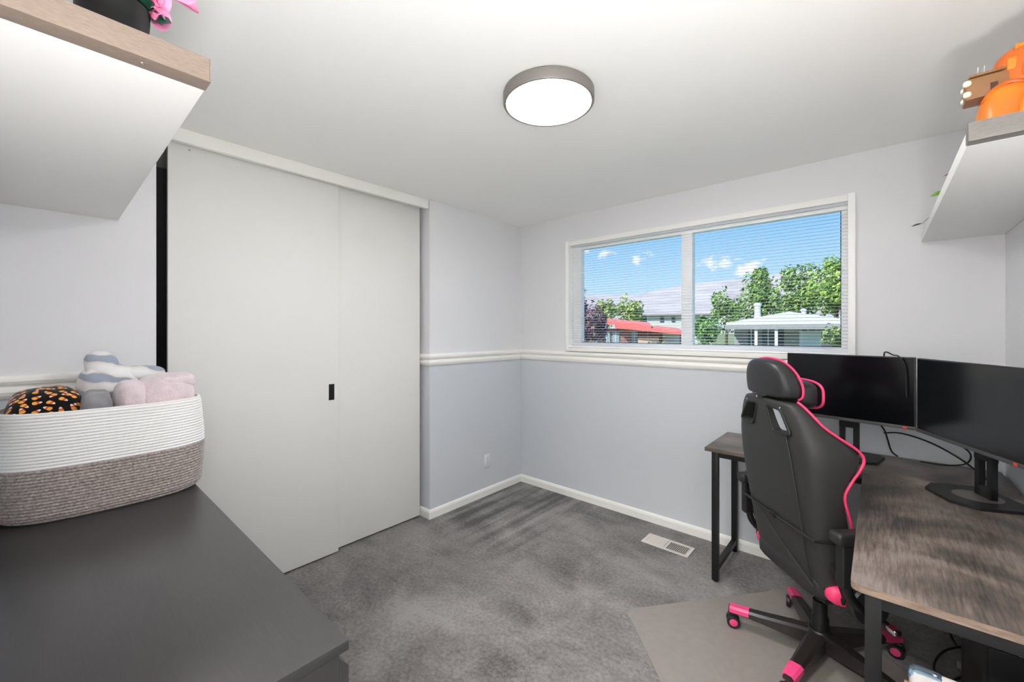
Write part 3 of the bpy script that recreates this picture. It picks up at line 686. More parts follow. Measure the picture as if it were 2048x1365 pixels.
def cloth_blob(name, c, h, m, label, nu=72, nv=40, e=.6, wob=.10, fq=7, rot=None, colfn=None, seed=0):
    """soft folded cloth: superquadric heaped with creases; parts hidden in the basket are included"""
    sg = lambda v, p: math.copysign(abs(v)**p, v)
    bm = bmesh.new(); rings = []; uvs = {}
    for j in range(1, nv):
        ph = -math.pi/2+math.pi*j/nv; ring = []
        for i in range(nu):
            th = 2*math.pi*i/nu
            v = Vector((sg(math.cos(ph), e)*sg(math.cos(th), e)*h[0], sg(math.cos(ph), e)*sg(math.sin(th), e)*h[1], sg(math.sin(ph), e)*h[2]))
            k = 1+wob*(mnoise.noise(v*fq+Vector((seed, 0, 0)))+.5*mnoise.noise(v*fq*2.3+Vector((0, seed, 0))))
            v = Vector((v.x*k, v.y*k, v.z*k))
            if rot: v = rot @ v
            ring.append(v)
        rings.append(ring)
    vr = loft(bm, rings)
    if colfn:
        lay = bm.loops.layers.color.new('print')
        for f in bm.faces:
            for lp in f.loops: lp[lay] = colfn(lp.vert.co)
    o = finish(bm, name, m, None, smooth=True); o.location = c
    return tag(o, label, 'blanket', 'blankets heaped in the rope basket')
# candy corn print: one piece per voronoi cell, turned at random
def candy_material():
    m = mat('candy_print', (12, 10, 10), .9, spec=.2, sheen=.2); nt = m.node_tree; N = nt.nodes; L = nt.links; b = N['Principled BSDF']
    def ma(op, x, y=None, z=None):
        q = N.new('ShaderNodeMath'); q.operation = op
        for i, v in enumerate((x, y, z)):
            if v is None: continue
            if isinstance(v, (int, float)): q.inputs[i].default_value = v
            else: L.new(v, q.inputs[i])
        return q.outputs[0]
    tc = N.new('ShaderNodeTexCoord'); sp = N.new('ShaderNodeSeparateXYZ'); L.new(tc.outputs['Object'], sp.inputs[0])
    cb = N.new('ShaderNodeCombineXYZ'); L.new(sp.outputs['Y'], cb.inputs[0]); L.new(ma('MULTIPLY_ADD', sp.outputs['X'], -.9, sp.outputs['Z']), cb.inputs[1])
    sc = N.new('ShaderNodeVectorMath'); sc.operation = 'SCALE'; sc.inputs['Scale'].default_value = 33; L.new(cb.outputs[0], sc.inputs[0])
    vo = N.new('ShaderNodeTexVoronoi'); vo.voronoi_dimensions = '2D'; vo.inputs['Scale'].default_value = 1.0; vo.inputs['Randomness'].default_value = .55; L.new(sc.outputs[0], vo.inputs['Vector'])
    df = N.new('ShaderNodeVectorMath'); df.operation = 'SUBTRACT'; L.new(sc.outputs[0], df.inputs[0]); L.new(vo.outputs['Position'], df.inputs[1])
    sr = N.new('ShaderNodeSeparateColor'); L.new(vo.outputs['Color'], sr.inputs[0])
    rt = N.new('ShaderNodeVectorRotate'); rt.rotation_type = 'Z_AXIS'; L.new(df.outputs[0], rt.inputs['Vector']); L.new(ma('MULTIPLY', sr.outputs[0], 6.283), rt.inputs['Angle'])
    s2 = N.new('ShaderNodeSeparateXYZ'); L.new(rt.outputs[0], s2.inputs[0])
    p = ma('MULTIPLY', s2.outputs[0], 1/.40); q = ma('MULTIPLY', s2.outputs[1], 1/.40)      # -1 white tip ... 1 round base
    w = ma('MULTIPLY_ADD', p, .24, .52)
    cap = ma('SQRT', ma('MAXIMUM', ma('SUBTRACT', 1.0, ma('POWER', ma('ABSOLUTE', p), 4.0)), 0.0))
    inside = ma('LESS_THAN', ma('ABSOLUTE', q), ma('MULTIPLY', w, cap))
    def mix(f, a_, b_):
        x = N.new('ShaderNodeMix'); x.data_type = 'RGBA'; L.new(f, x.inputs[0])
        for i, v in ((6, a_), (7, b_)):
            if isinstance(v, tuple): x.inputs[i].default_value = v
            else: L.new(v, x.inputs[i])
        return x.outputs[2]
    c = mix(ma('GREATER_THAN', p, -.42), lin(236, 222, 222), lin(222, 88, 30)); c = mix(ma('GREATER_THAN', p, .08), c, lin(240, 166, 70))
    L.new(mix(inside, lin(12, 10, 10), c), b.inputs['Base Color']); return m
def stripe_material():
    m = mat('stripe_print', (200, 200, 200), .9, spec=.2, sheen=.3); nt = m.node_tree; N = nt.nodes; L = nt.links; b = N['Principled BSDF']
    tc = N.new('ShaderNodeTexCoord'); mp = N.new('ShaderNodeMapping'); mp.inputs['Rotation'].default_value = (R(12), 0, 0); L.new(tc.outputs['Object'], mp.inputs[0])
    w = N.new('ShaderNodeTexWave'); w.bands_direction = 'Z'; w.inputs['Scale'].default_value = 4.6; w.inputs['Distortion'].default_value = 3.2; w.inputs['Detail'].default_value = 2; w.inputs['Detail Scale'].default_value = 2.0; L.new(mp.outputs[0], w.inputs['Vector'])
    rp = N.new('ShaderNodeValToRGB'); L.new(w.outputs[0], rp.inputs[0]); e = rp.color_ramp.elements
    e[0].position = .22; e[0].color = lin(158, 166, 182); e[1].position = .42; e[1].color = lin(226, 222, 212); k = e.new(.8); k.color = lin(236, 236, 236)
    L.new(rp.outputs[0], b.inputs['Base Color']); return m
cloth_blob('candy_corn_blanket', (-2.292, .005, 1.115), (.118, .098, .118), candy_material(), 'black blanket printed with orange candy corn in the rope basket', e=.66, wob=.07, fq=8, seed=3)
M_GREYC = mat('grey_cloth', (134, 133, 137), .9, var=.25, vscale=14, sheen=.3)
cloth_blob('grey_blanket', (-2.225, .130, 1.120), (.075, .043, .092), M_GREYC, 'small charcoal grey cloth tucked between the candy corn and pink blankets', wob=.10, fq=14, e=.6, seed=9)
M_PLUSH = mat('pink_plush', (220, 203, 207), .95, var=.10, vscale=26, bump=.6, bscale=120, sheen=.6)
pk = cloth_blob('pink_plush_blanket', (-2.275, .334, 1.140), (.115, .100, .112), M_PLUSH, 'folded pale pink plush blanket at the end of the rope basket', wob=.05, fq=9, e=.62, seed=1)
# folded layers at its open edge
for (x, y, z, hx_, hy_, hz_) in ((.02, -.105, .030, .10, .050, .070), (.06, -.112, -.015, .062, .030, .040), (.0, .03, .085, .10, .075, .034)):
    soft('fold', (x, y, z), (hx_, hy_, hz_), M_PLUSH, pk, nu=36, nv=20, e=.7, wob=.05)
sb = cloth_blob('striped_blanket', (-2.420, .185, 1.170), (.046, .098, .125), stripe_material(), 'blue grey and cream striped blanket piled highest against the wall', nu=110, nv=60, e=.85, wob=.20, fq=11, seed=6)
for (y0, z0, hy_, hz_) in ((-.03, .115, .055, .065), (.085, .085, .085, .030), (-.055, .06, .05, .05)):
    f_ = soft('fold', (-.01, y0, z0), (.042, hy_, hz_), MATS['stripe_print'], sb, nu=30, nv=18, e=.8, wob=.25)

# ------------------------------------------------------------------ pot of roses on the left shelf
SZ = 1.937+.0405
pr = tag(empty('potted_roses', (-1.135, .090, SZ)), 'black pot of pink artificial roses on the left shelf', 'plant')
lathe('pot', [(0, 0), (.046, 0), (.050, .004), (.055, .085), (.056, .108), (.053, .109), (.050, .095), (0, .092)], mat('satin_black_pot', (17, 17, 17), .6, spec=.25), pr, seg=40)
M_LEAF = mat('dark_leaf', (28, 74, 58), .45, var=.35, vscale=40)
M_PETAL = mat('rose_petal', (236, 158, 196), .6, var=.12, vscale=30); M_PETALD = mat('rose_petal_deep', (214, 62, 128), .6)
def petal(bm, base, out, up, w, h, curl):
    side = up.cross(out).normalized(); n = 5; grid = []
    for j in range(n):
        v = j/(n-1); row = []
        for i in range(n):
            u = i/(n-1)*2-1
            wid = w*(.35+.9*v)*(1 if v < .7 else math.sqrt(max(.05, 1-((v-.7)/.42)**2)))
            p = base+side*(u*wid)+up*(h*v)+out*(curl*(v**2.2)+.35*w*(1-u*u)*math.sin(v*2.2))
            row.append(bm.verts.new(p))
        grid.append(row)
    for j in range(n-1):
        for i in range(n-1): bm.faces.new((grid[j][i], grid[j][i+1], grid[j+1][i+1], grid[j+1][i]))
def rose(c, axis, s, parent):
    axis = Vector(axis).normalized(); a = axis.orthogonal().normalized(); b = axis.cross(a)
    for layer, (cnt, rad, w, h, curl, m) in enumerate(((3, .10, .28, .62, -.08, M_PETALD), (5, .26, .40, .80, .06, M_PETAL), (6, .36, .50, .86, .42, M_PETAL))):
        bm = bmesh.new()
        for k in range(cnt):
            t = 2*math.pi*k/cnt+layer*.6; o = a*math.cos(t)+b*math.sin(t)
            petal(bm, Vector(c)+o*rad*s*.4-axis*.35*s, o, axis, w*s, h*s*1.1, curl*s)
        finish(bm, 'rose_petals', m, parent, smooth=True)
def leaf(bm, p, d, n, L_, W_):
    d = Vector(d).normalized(); n = Vector(n).normalized(); s = d.cross(n).normalized(); pts = []
    for j in range(7):
        v = j/6; wd = W_*math.sin(math.pi*min(1, v*.97+.02))**.8; q = Vector(p)+d*(L_*v)-n*(L_*.18*v*v)
        pts.append((bm.verts.new(q-s*wd+n*wd*.25), bm.verts.new(q), bm.verts.new(q+s*wd+n*wd*.25)))
    for A, B in zip(pts[:-1], pts[1:]):
        bm.faces.new((A[0], A[1], B[1], B[0])); bm.faces.new((A[1], A[2], B[2], B[1]))
rose((.0, .088, .196), (.25, .75, .25), .062, pr)
rose((.015, .055, .150), (.5, .45, -.25), .036, pr)
rose((-.03, .005, .215), (0, -.1, 1), .060, pr)
rose((.005, .062, .118), (.6, .5, -.5), .030, pr)
for (p, d, n, L_, W_) in (((.0, .035, .125), (.25, 1, -.15), (.2, 0, 1), .05, .017), ((.01, .03, .12), (.8, .5, .15), (0, 0, 1), .045, .018), ((-.01, .02, .11), (.3, .8, .6), (1, 0, .3), .05, .018), ((.02, .01, .105), (.9, .2, .5), (0, 0, 1), .05, .018), ((.0, .045, .115), (.5, 1, .0), (1, -.4, .4), .045, .022)):
    bm = bmesh.new(); leaf(bm, p, d, n, L_, W_); lf = finish(bm, 'leaf', M_LEAF, pr, smooth=True)
for (x, y, z) in ((0, .07, .18), (-.03, .005, .19), (.012, .05, .14)):
    tube('stem', spline([(x*.2, y*.2, .09), (x*.6, y*.5, .13), (x, y, z)], 5), .0025, M_LEAF, pr, seg=6)
bd = soft('trinket', (-1.085, .166, SZ+.022), (.008, .008, .0215), mat('cobalt_blue', (40, 96, 178), .4), None, nu=14, nv=10); tag(bd, 'tiny blue trinket peeping over the edge of the left shelf', 'trinket')

# ------------------------------------------------------------------ things on the right shelf
SZ2 = 1.9405
M_OR = mat('orange_brick', (236, 130, 26), .35); M_OR2 = mat('orange_brick_dark', (210, 98, 14), .4)
M_TAN = mat('tan_brick', (140, 100, 62), .4); M_TAN2 = mat('dark_brown_brick', (70, 42, 24), .45); M_CREAM = mat('cream_stud', (244, 232, 208), .35)
ty = tag(empty('brick_toy', (.300, 1.755, SZ2)), 'orange brick-built toy model with a tan block arm on the right shelf', 'toy')
def dome(name, c, h, m, e=.7, rot=None): return soft(name, c, h, m, ty, nu=32, nv=18, e=e, rot=rot)
dome('lower_shell', (-.040, -.02, .075), (.056, .075, .085), M_OR, .75)
f2 = dome('front_shell', (.018, -.078, .058), (.050, .050, .066), mat('orange_brick_light', (240, 144, 36), .35), .85)
for i in range(4):
    for j in range(3):
        box('stud', (-.020+i*.011, -.1135-.0, .052+j*.010), (-.016+i*.011, -.1095, .056+j*.010), M_OR2, f2)
for k in range(3):
    tube('rib_ring', [(-.040+.057*math.cos(t)*.98, -.058+.014*k, .075+.086*math.sin(t)*.98) for t in [R(40+10*i) for i in range(12)]], .005, M_OR2, ty, seg=6)
dome('upper_body', (.020, .02, .195), (.085, .085, .070), M_OR2, .6)
for (x0, y0, z0, x1, y1, z1, m) in ((-.03, -.05, .225, .02, .03, .258, M_OR), (.0, -.07, .245, .06, .03, .275, M_OR2), (.03, -.07, .26, .09, .02, .300, M_OR), (-.045, -.06, .19, -.01, .02, .222, M_OR), (.04, -.085, .205, .09, -.02, .245, M_OR), (-.02, -.085, .165, .05, -.03, .192, M_OR)):
    bm = bmesh.new(); add_box(bm, (x0, y0, z0), (x1, y1, z1), .004)
    for i in range(int((x1-x0)/.016)):
        for j in range(max(1, int((y1-y0)/.02))):
            add_lathe(bm, [(.005, 0), (.005, .004), (0, .004)], 10, T(x0+.010+i*.016, y0+.012+j*.02, z1))
    finish(bm, 'brick', m, ty, smooth=True, auto=35)
bm = bmesh.new(); add_prism(bm, [(.045, .27), (.050, .345), (.110, .37), (.110, .27)], -.066, -.058, Matrix(((1, 0, 0, 0), (0, 0, 1, 0), (0, 1, 0, 0), (0, 0, 0, 1))))
finish(bm, 'dark_screen', mat('toy_black', (12, 12, 13), .3), ty)
bm = bmesh.new(); add_prism(bm, [(.036, .265), (.043, .352), (.052, .352), (.050, .265)], -.068, -.054, Matrix(((1, 0, 0, 0), (0, 0, 1, 0), (0, 1, 0, 0), (0, 0, 0, 1))))
finish(bm, 'screen_frame', mat('toy_red_orange', (224, 74, 26), .4), ty)
arm = box('tan_arm', (-.120, -.055, .138), (-.020, .01, .196), M_TAN, ty, bev=.006)
box('arm_band', (-.0735, -.0565, .1365), (-.0600, .0115, .170), M_TAN2, arm)
box('arm_plate', (-.112, -.057, .1985), (-.045, .005, .2045), M_TAN, arm, bev=.002)
for z in (.152, .182):
    for y in (-.0575, -.012): soft('cream_stud', (-.1165, y, z), (.0085, .0085, .008), M_CREAM, arm, nu=14, nv=8, e=.8)
for x in (-.094, -.082): tube('clear_rod', [(x, -.03, .200), (x+.001, -.03, .232)], .0012, mat('clear_rod', (210, 208, 204), .2), arm, seg=5)
fg = tag(empty('toy_figure', (.276, 1.585, SZ2)), 'small blue and white toy figure beside the orange toy', 'toy')
soft('body', (0, 0, .040), (.011, .009, .040), mat('toy_white', (226, 226, 232), .4), fg, nu=14, nv=10)
soft('cape', (.010, -.002, .058), (.012, .010, .030), mat('toy_blue', (44, 66, 188), .4), fg, nu=14, nv=10)
soft('sash', (.0, -.008, .052), (.007, .005, .008), mat('toy_maroon', (120, 52, 46), .5), fg, nu=12, nv=8)
# plants peeping over the long edge of the right shelf
M_GLEAF = mat('fresh_leaf', (108, 160, 46), .5, var=.3, vscale=60); M_DLEAF = mat('grey_leaf', (84, 86, 82), .6); M_TWIG = mat('brown_twig', (112, 80, 74), .7); M_WPET = mat('white_petal', (240, 240, 242), .6)
def pot_plant(y, label, m, leafs, potm, x=.225):
    p = tag(empty('potted_plant', (x, y, SZ2)), label, 'plant', 'small potted plants on the right shelf')
    lathe('pot', [(0, 0), (.020, 0), (.024, .040), (.026, .045), (.022, .045), (.021, .038), (0, .036)], potm, p, seg=24)
    for tip in leafs:
        tip = Vector(tip[:3])-Vector((x, y, SZ2)); tl = tip.normalized()
        st = tip-Vector((-.035, 0, -.004))
        tube('stem', spline([(0, 0, .036), (st.x*.4, st.y*.4, max(.06, st.z*.8)), tuple(st)], 5), .0012, M_TWIG if m is M_TWIG else m, p, seg=5)
        bm = bmesh.new(); leaf(bm, st, Vector((-1, .0, -.10)), (0, -.75, .65), .040, .0125 if m is M_GLEAF else (.007 if m is not M_TWIG else .0035)); finish(bm, 'leaf', m, p, smooth=True)
    return p
M_POTW = mat('white_pot', (232, 230, 226), .4); M_POTB = mat('charcoal_pot', (34, 34, 35), .5)
pot_plant(2.32, 'little potted plant with one green leaf poking past the right shelf edge', M_GLEAF, [(.156, 2.30, 1.97)], M_POTW, x=.235)
wp = pot_plant(2.86, 'potted plant with a grey leaf at the window end of the right shelf', M_DLEAF, [(.128, 2.909, 1.972)], M_POTB, x=.212)
for (dx, dy, dz) in ((-.050, .050, .012), (-.058, .044, .002)):
    bm = bmesh.new(); leaf(bm, (dx+.02, dy, dz+.012), (-1, 0, -.15), (0, -.3, 1), .026, .010); finish(bm, 'petal', M_WPET, wp, smooth=True)
pot_plant(2.06, 'little pot of dry brown twigs, one poking past the right shelf edge', M_TWIG, [(.168, 2.03, 1.97)], M_POTW, x=.245)

# ------------------------------------------------------------------ floor register and wall outlet
M_VENT = mat('vent_beige', (214, 206, 200), .45); M_VENTD = mat('vent_shadow', (96, 92, 88), .8)
vt = tag(empty('floor_register', (-1.06, 2.77, 0)), 'white metal floor air register under the window', 'air vent')
vw, vd = .155, .072
box('frame_side', (-vw, -vd, .0005), (vw, -vd+.018, .007), M_VENT, vt, bev=.002); box('frame_side', (-vw, vd-.018, .0005), (vw, vd, .007), M_VENT, vt, bev=.002)
box('frame_end', (-vw, -vd+.018, .0005), (-vw+.022, vd-.018, .007), M_VENT, vt, bev=.002); box('frame_end', (vw-.022, -vd+.018, .0005), (vw, vd-.018, .007), M_VENT, vt, bev=.002)
box('centre_bar', (-.008, -vd+.018, .0005), (.008, vd-.018, .007), M_VENT, vt, bev=.002)
box('damper', (-vw+.022, -vd+.018, .0003), (vw-.022, vd-.018, .0012), M_VENTD, vt)  # dark tone stands in for the shade below the louvres
for half, ang in ((-1, 20), (1, -35)):
    n = 11
    for i in range(n):
        x = half*(.012+ (vw-.022-.012)*(i+.5)/n)
        sl = box('louvre', (-.0045, -vd+.019, -.0006), (.0045, vd-.019, .0006), M_VENT, vt)
        sl.location = (x, 0, .0042); sl.rotation_euler = (0, R(ang), 0)
ot = tag(empty('wall_outlet', (XL, 2.574, .303)), 'white duplex wall outlet on the blue grey wall near the corner', 'outlet')
M_OUT = mat('outlet_white', (228, 232, 236), .4)
box('cover_plate', (.0002, -.037, -.058), (.006, .037, .058), M_OUT, ot, bev=.003)
for s in (-1, 1):
    rc_ = box('receptacle', (.0055, -.017, s*.020-.014), (.0078, .017, s*.020+.014), M_OUT, ot, bev=.0015)
    for y in (-.006, .006): box('slot', (.0075, y-.001, s*.020-.003), (.0080, y+.001, s*.020+.005), M_DARK, rc_)
lathe('plate_screw', [(0, .0075), (.003, .007), (.0035, .006), (0, .006)], M_STEEL, ot, seg=10, M=Matrix.Rotation(R(90), 4, 'Y'))

# ------------------------------------------------------------------ white trunk beside the desk
CZ = .665
ck = tag(empty('travel_case', (.052, 1.345, 0)), 'white hard case with a shiny metal corner standing beside the desk', 'case')
M_CASE = mat('white_case', (190, 184, 182), .35, bump=.03, bscale=80)
box('shell', (0, -.30, .001), (.36, 0, CZ), M_CASE, ck, bev=.022, seg=4)
M_CORNER = mat('polished_corner', (176, 204, 226), .18, metal=.9)  # blue tint puts a reflection into the silver metal's colour
for (x0, x1) in ((-.002, .062), (.298, .362)):
    for (y0, y1) in ((-.050, .002), (-.302, -.250)):
        cr = box('corner_guard', (x0, y0, CZ-.030), (x1, y1, CZ+.002), M_CORNER, ck, bev=.020, seg=4)
        lathe('rivet', [(0, .003), (.004, .002), (.005, 0), (0, 0)], M_CHROME, cr, seg=10, M=T((x0+x1)/2+.012, (y0+y1)/2, CZ+.0018))
box('lid_seam', (-.0012, -.2985, CZ-.12), (.3612, .0012, CZ-.116), M_STEEL, ck)
soft('side_stud', (-.003, -.02, CZ-.045), (.005, .006, .006), mat('gold_stud', (206, 160, 84), .3, metal=.8), ck, nu=12, nv=8)

# ------------------------------------------------------------------ under the desk
pc_ = tag(empty('desktop_computer', (.335, 2.12, .1305)), 'black computer tower in the shade under the desk', 'computer')
pc_.location = (.235, 2.10, .0)
M_PC = mat('pc_black', (20, 20, 21), .4)
box('case', (0, -.22, .012), (.16, .22, .50), M_PC, pc_, bev=.005)
box('front_panel', (.012, -.226, .03), (.148, -.2205, .49), M_BLACKPL, pc_, bev=.002)
for (x, y) in ((.02, -.2), (.12, -.2), (.02, .17), (.12, .17)): box('foot', (x, y, .0005), (x+.025, y+.025, .0125), M_BLACKPL, pc_)
ps = tag(empty('power_strip', (.33, 1.72, .0), R(65)), 'black power strip on the floor under the desk', 'power strip')
box('body', (-.16, -.03, .0008), (.16, .03, .036), M_BLACKPL, ps, bev=.005)
for i in range(5): box('socket', (-.135+i*.055, -.016, .0355), (-.10+i*.055, .016, .0375), M_PC, ps, bev=.001)
ad_ = tag(box('power_adapter', (-.035, -.025, .0), (.035, .025, .03), mat('grey_adapter', (150, 150, 148), .5), bev=.006), 'small grey power adapter among the cables under the desk', 'adapter')
ad_.location = (.29, 2.585, .0008); ad_.rotation_euler = (0, 0, R(40))
cable('floor_cable', [(.29, 2.56, .02), (.23, 2.46, .012), (.19, 2.42, .012), (.175, 2.50, .02), (.22, 2.60, .05), (.32, 2.70, .06), (.38, 2.76, .03), (.36, 2.82, .012)], .0045, 'looped black cable by the grey adapter under the desk')
cable('floor_cable', [(.28, 2.74, .012), (.26, 2.66, .05), (.23, 2.60, .14), (.24, 2.62, .25), (.30, 2.70, .22), (.35, 2.72, .28), (.38, 2.76, .50), (.40, 2.80, .735)], .0045, 'black cable hanging in a loop from the desk underside')
cable('floor_cable', [(.30, 2.33, .08), (.25, 2.42, .03), (.20, 2.38, .0125), (.14, 2.25, .0125), (.15, 2.05, .0125), (.24, 1.82, .0125), (.29, 1.80, .03)], .0045, 'black cable running from the computer tower to the power strip')
wplug = tag(box('white_plug', (-.014, -.012, -.02), (.014, .012, .02), mat('plug_white', (214, 212, 208), .4), bev=.004), 'small white plug on a cable under the desk', 'plug')
wplug.location = (.325, 2.46, .0205)

# ------------------------------------------------------------------ the street outside
GZ = -.9
M_GRASS = mat('lawn', (118, 132, 84), .9, var=.3, vscale=.4)
g_ = box('ground', (-900, YW+.6, GZ-.3), (900, 1500, GZ), M_GRASS); struct(g_, 'lawns and street outside the window')
def hills():
    ridge = [(-1500, 590), (0, 600), (700, 600), (1100, 592), (1190, 588), (1240, 590), (1290, 588), (1330, 578), (1365, 571), (1390, 567), (1450, 561), (1520, 553), (1600, 543), (1690, 530), (1900, 520), (2600, 560), (4200, 590)]
    bm = bmesh.new(); rows_ = []
    M_ = 90; N_ = 14
    for i in range(M_+1):
        px = -900+ (4000+900)*i/M_
        for (a, b) in zip(ridge[:-1], ridge[1:]):
            if a[0] <= px <= b[0]: py = a[1]+(b[1]-a[1])*(px-a[0])/(b[0]-a[0])
        top_ = at(px, py, 700); zt = top_.z; row = []
        for j in range(N_+1):
            f = j/N_; Zc = 380+320*f
            p = at(px, CYP, Zc); z = GZ-4+(zt-GZ+4)*(f**1.2)
            if 0 < j < N_: z += 6*mnoise.noise(Vector((px*.012, f*6, 1)))
            row.append(bm.verts.new((p.x, p.y, z)))
        rows_.append(row)
    for A, B in zip(rows_[:-1], rows_[1:]):
        for k in range(N_): bm.faces.new((A[k], A[k+1], B[k+1], B[k]))
    return finish(bm, 'hills', mat('dry_hillside', (176, 168, 168), .95, var=.14, vscale=.03), None, smooth=True)
struct(hills(), 'dry grey brown hillside on the horizon')

def tree(name, px, py, Z, rx, rz, cols, n, label, group=None, leafsize=.2, trunk=True, seed=1, cat='tree'):
    c = at(px, py, Z); rr = random.Random(seed)
    t = tag(empty(name, (c.x, c.y, GZ)), label, cat, group); cz = c.z-GZ
    mats = [mat('foliage_%d_%d_%d' % k, k, .8, var=.25, vscale=.9) for k in cols]
    bms = [bmesh.new() for _ in mats]
    cl_ = [(Vector((rr.gauss(0, .42)*rx, rr.gauss(0, .42)*rx, rr.gauss(0, .40)*rz)), rr.uniform(.28, .5)) for _ in range(26)]
    for i in range(n):
        cc, cr = rr.choice(cl_); v = Vector((rr.gauss(0, 1), rr.gauss(0, 1), rr.gauss(0, 1))).normalized()*rr.uniform(.6, 1)
        p = cc+Vector((v.x*rx*cr, v.y*rx*cr, v.z*rz*cr))
        if p.x**2/rx**2+p.y**2/rx**2+p.z**2/rz**2 > 1.25: continue
        p.z = max(p.z+cz, .15)
        nrm = (v+Vector((rr.gauss(0, .5), rr.gauss(0, .5), rr.gauss(0, .5)+.4))).normalized(); a = nrm.orthogonal().normalized(); b = nrm.cross(a); s = leafsize*rr.uniform(.6, 1.3)
        bm = bms[rr.randrange(len(bms))]
        bm.faces.new([bm.verts.new(p+a*s), bm.verts.new(p+b*s*.6), bm.verts.new(p-a*s), bm.verts.new(p-b*s*.6)])
    for bm, m in zip(bms, mats): finish(bm, 'foliage', m, t)
    if trunk: tube('trunk', [(0, 0, 0), (.03*rx, 0, cz*.5), (0, 0, cz+rz*.3)], [rx*.09, rx*.07, rx*.02], mat('bark', (92, 78, 66), .9), t)
    return t
TG = 'green trees behind the grey house'
G1 = [(126, 158, 84), (150, 176, 92), (96, 132, 76)]
tree('leafy_tree', 1452, 622, 36, 1.5, 1.9, G1, 1500, 'shortest green tree left of the metal chimney behind the grey house', TG, .16, seed=2)
tree('leafy_tree', 1520, 598, 38, 2.3, 2.6, G1, 3000, 'green tree with a pointed top right behind the metal chimney', TG, .17, seed=3)
tree('leafy_tree', 1522, 553, 43, .75, 1.2, G1, 500, 'slim treetop standing up before the white cloud', TG, .16, seed=13)
tree('leafy_tree', 1598, 590, 42, 2.8, 3.2, G1, 3600, 'tallest broad green tree above the grey house roof', TG, .18, seed=4)
tree('leafy_tree', 1672, 585, 35.5, 2.2, 2.9, [(146, 178, 80), (120, 154, 76), (164, 190, 96)], 3200, 'yellower green tree at the right edge of the window', TG, .18, seed=5)
tree('plum_tree', 1172, 648, 15, .70, 1.30, [(134, 98, 112), (112, 82, 98), (152, 116, 124)], 2600, 'maroon leaved plum tree at the left edge of the window', None, .07, seed=6)
tree('plum_tree', 1196, 668, 17.2, .42, .62, [(140, 104, 116), (118, 88, 102)], 900, 'lower maroon bush beside the plum tree', None, .06, seed=16, trunk=False)
tree('distant_tree', 1214, 625, 46, 1.3, 1.7, [(168, 182, 110), (150, 170, 100)], 900, 'pale green tree beside the plum tree behind the red roof', 'pale trees behind the red roof', .2, seed=7)
tree('distant_tree', 1262, 622, 47, 1.5, 1.9, [(168, 182, 110), (150, 170, 100)], 1100, 'pale green tree behind the middle of the red roof', 'pale trees behind the red roof', .2, seed=8)
tree('shrub', 1408, 664, 18, .62, .80, [(104, 150, 74), (128, 170, 88), (90, 132, 78)], 1700, 'bright green shrub beside the window mullion', None, .07, seed=9, trunk=False, cat='shrub')
tree('shrub', 1424, 652, 20, .50, .40, [(236, 238, 236), (220, 226, 220)], 420, 'white flowering shrub in front of the grey house', None, .07, seed=10, trunk=False, cat='shrub')
tree('shrub', 1668, 676, 16, .42, .55, [(140, 164, 92), (108, 132, 84)], 1000, 'leafy shrub before the grey house at the right window edge', None, .06, seed=11, trunk=False, cat='shrub')
tree('shrub', 1310, 692, 16, .50, .22, [(140, 160, 100), (120, 144, 92)], 700, 'low green hedge before the garage of the red roofed house', None, .06, seed=12, trunk=False, cat='shrub')

M_GREYW = mat('house_grey', (150, 152, 154), .8, var=.05, vscale=3); M_GREYR = mat('roof_grey', (206, 210, 214), .6); M_WINDK = mat('house_window', (78, 92, 104), .15)
M_WHITEH = mat('house_white', (226, 230, 234), .7); M_REDR = mat('red_roof', (228, 116, 108), .6); M_BRICK = mat('house_brick', (150, 116, 112), .85, var=.12, vscale=6); M_GARAGE = mat('garage_blue', (214, 224, 236), .6)
def house_frame(name, px, Z, label):
    c = at(px, CYP, Z); d = Vector((c.x, c.y, 0)).normalized(); a = math.atan2(d.y, d.x)-math.pi/2
    h = tag(empty(name, (c.x, c.y, GZ), a), label, 'house'); k = c.length
    return h, Z
def hx(px, pc, Z): # local x offset for a pixel column on a house centred at column pc
    c = at(pc, CYP, Z); p = at(px, CYP, Z); d = Vector((c.x, c.y, 0)).normalized(); r_ = Vector((d.y, -d.x, 0)); return (p-c).dot(r_)
def hz(py, Z): return EYE+(CYP-py)/FPX*Z-GZ
# grey house
h, Z = house_frame('grey_house', 1575, 26, 'low grey house with a pale shallow roof and a metal chimney')
X = lambda p: hx(p, 1575, Z)
ev = hz(646, Z)
box('wall', (X(1462), 0, 0), (X(1800), 7, ev), M_GREYW, h)
bm = bmesh.new(); loft(bm, [[Vector((X(1448), y, ev)), Vector((X(1578), y, hz(625, Z))), Vector((X(1708), y, ev)), Vector((X(1708), y, ev-.16)), Vector((X(1448), y, ev-.16))] for y in (-1.2, 8)]); finish(bm, 'roof', M_GREYR, h)
box('fascia', (X(1446), -1.25, ev-.42), (X(1800), -1.2, ev-.14), M_GREYW, h)
bm = bmesh.new(); loft(bm, [[Vector((X(1640), y, ev)), Vector((X(1720), y, hz(632, Z))), Vector((X(1800), y, ev)), Vector((X(1800), y, ev-.16)), Vector((X(1640), y, ev-.16))] for y in (.5, 8)]); finish(bm, 'rear_roof', M_GREYR, h)
lathe('chimney', [(0, 0), (.19, 0), (.19, .95), (.24, .97), (.24, 1.12), (.05, 1.2), (0, 1.2)], mat('metal_flue', (226, 230, 236), .35, metal=.3), h, seg=20, M=T(X(1510), 1.5, hz(634, Z)-.15))
lathe('roof_vent', [(0, 0), (.12, 0), (.12, .3), (.17, .32), (.17, .42), (0, .5)], M_WHITEH, h, seg=16, M=T(X(1608), 1.5, ev+.45))
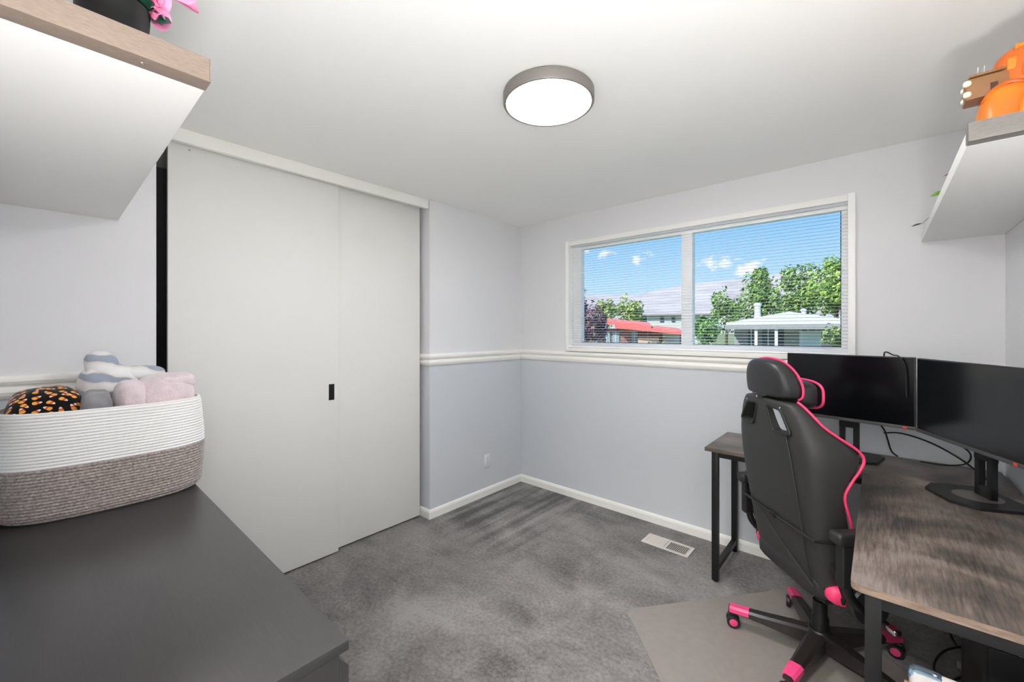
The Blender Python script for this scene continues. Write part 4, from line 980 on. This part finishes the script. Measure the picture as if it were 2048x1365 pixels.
for (a, b, t_, bt, m, nm) in ((1493, 1506, 651, 700, M_WINDK, 'window'), (1523, 1548, 652, 695, M_WINDK, 'window'), (1554, 1568, 652, 700, mat('house_door', (62, 74, 84), .5), 'door'), (1602, 1628, 655, 661, M_WINDK, 'window'), (1634, 1660, 656, 661, M_WINDK, 'window')):
    w_ = box(nm, (X(a), -.04, hz(bt, Z)), (X(b), .01, hz(t_, Z)), m, h)
    if nm == 'window': box('pane_bar', ((X(a)+X(b))/2-.03, -.06, hz(bt, Z)), ((X(a)+X(b))/2+.03, -.041, hz(t_, Z)), M_WHITEH, w_)
for p in (1509, 1550): box('porch_post', (X(p), -1.15, 0), (X(p)+.16, -1.0, ev-.16), M_WHITEH, h)
box('garage_door', (X(1598), -.05, hz(700, Z)), (X(1640), .01, hz(662, Z)), mat('garage_pale', (196, 210, 222), .6), h)
# red roofed house
h, Z = house_frame('red_roof_house', 1280, 24, 'reddish brick house with a stepped bright red roof')
X = lambda p: hx(p, 1280, Z)
box('wall', (X(1175), 0, 0), (X(1322), 6, hz(658, Z)), M_BRICK, h)
box('garage_wall', (X(1322)+.01, .6, 0), (X(1362), 6, hz(662, Z)), M_BRICK, h)
for (a, b, t0, t1, y0, y1, nm) in ((1200, 1302, 640, 651, -.5, 5.5, 'upper_roof'), (1232, 1366, 650, 664, -1.3, 5.6, 'lower_roof')):
    bm = bmesh.new()
    for_l = [[Vector((X(a), y, hz(t0+3, Z)+dz)), Vector((X(b), y, hz(t1+2, Z)+dz)), Vector((X(b), y, hz(t1+2, Z)+dz+.16)), Vector((X(a), y, hz(t0+3, Z)+dz+.16))] for y, dz in ((y0, -.12), (y1, .18))]
    loft(bm, for_l); finish(bm, nm, M_REDR, h)
box('garage_door', (X(1325), .54, 0), (X(1359), .61, hz(667, Z)), M_GARAGE, h)
for (a, b, t_, bt) in ((1188, 1200, 664, 700), (1204, 1219, 664, 700), (1224, 1238, 664, 700), (1263, 1275, 662, 692)):
    w_ = box('window', (X(a), -.05, hz(bt, Z)), (X(b), .01, hz(t_, Z)), mat('house_window_pale', (150, 176, 190), .15), h)
    box('pane_bar', ((X(a)+X(b))/2-.02, -.07, hz(bt, Z)), ((X(a)+X(b))/2+.02, -.051, hz(t_, Z)), M_WHITEH, w_)
box('planter_wall', (X(1276), -.9, 0), (X(1316), -.4, hz(675, Z)), mat('tan_stone', (226, 186, 168), .8), h)
# long low building behind
h, Z = house_frame('far_building', 1325, 54, 'long pale low building with a row of windows behind the red roof')
X = lambda p: hx(p, 1325, Z)
box('wall', (X(1278), 0, 0), (X(1420), 6, hz(632, Z)), mat('pale_render', (206, 208, 204), .8), h)
box('roof', (X(1274), -.5, hz(632, Z)), (X(1424), 6.4, hz(629, Z)), mat('flat_roof_taupe', (150, 142, 138), .8), h)
for (a, b) in ((1281, 1293), (1320, 1328), (1343, 1350), (1395, 1410)): box('window', (X(a), -.05, hz(645, Z)), (X(b), .01, hz(634, Z)), M_WINDK, h)
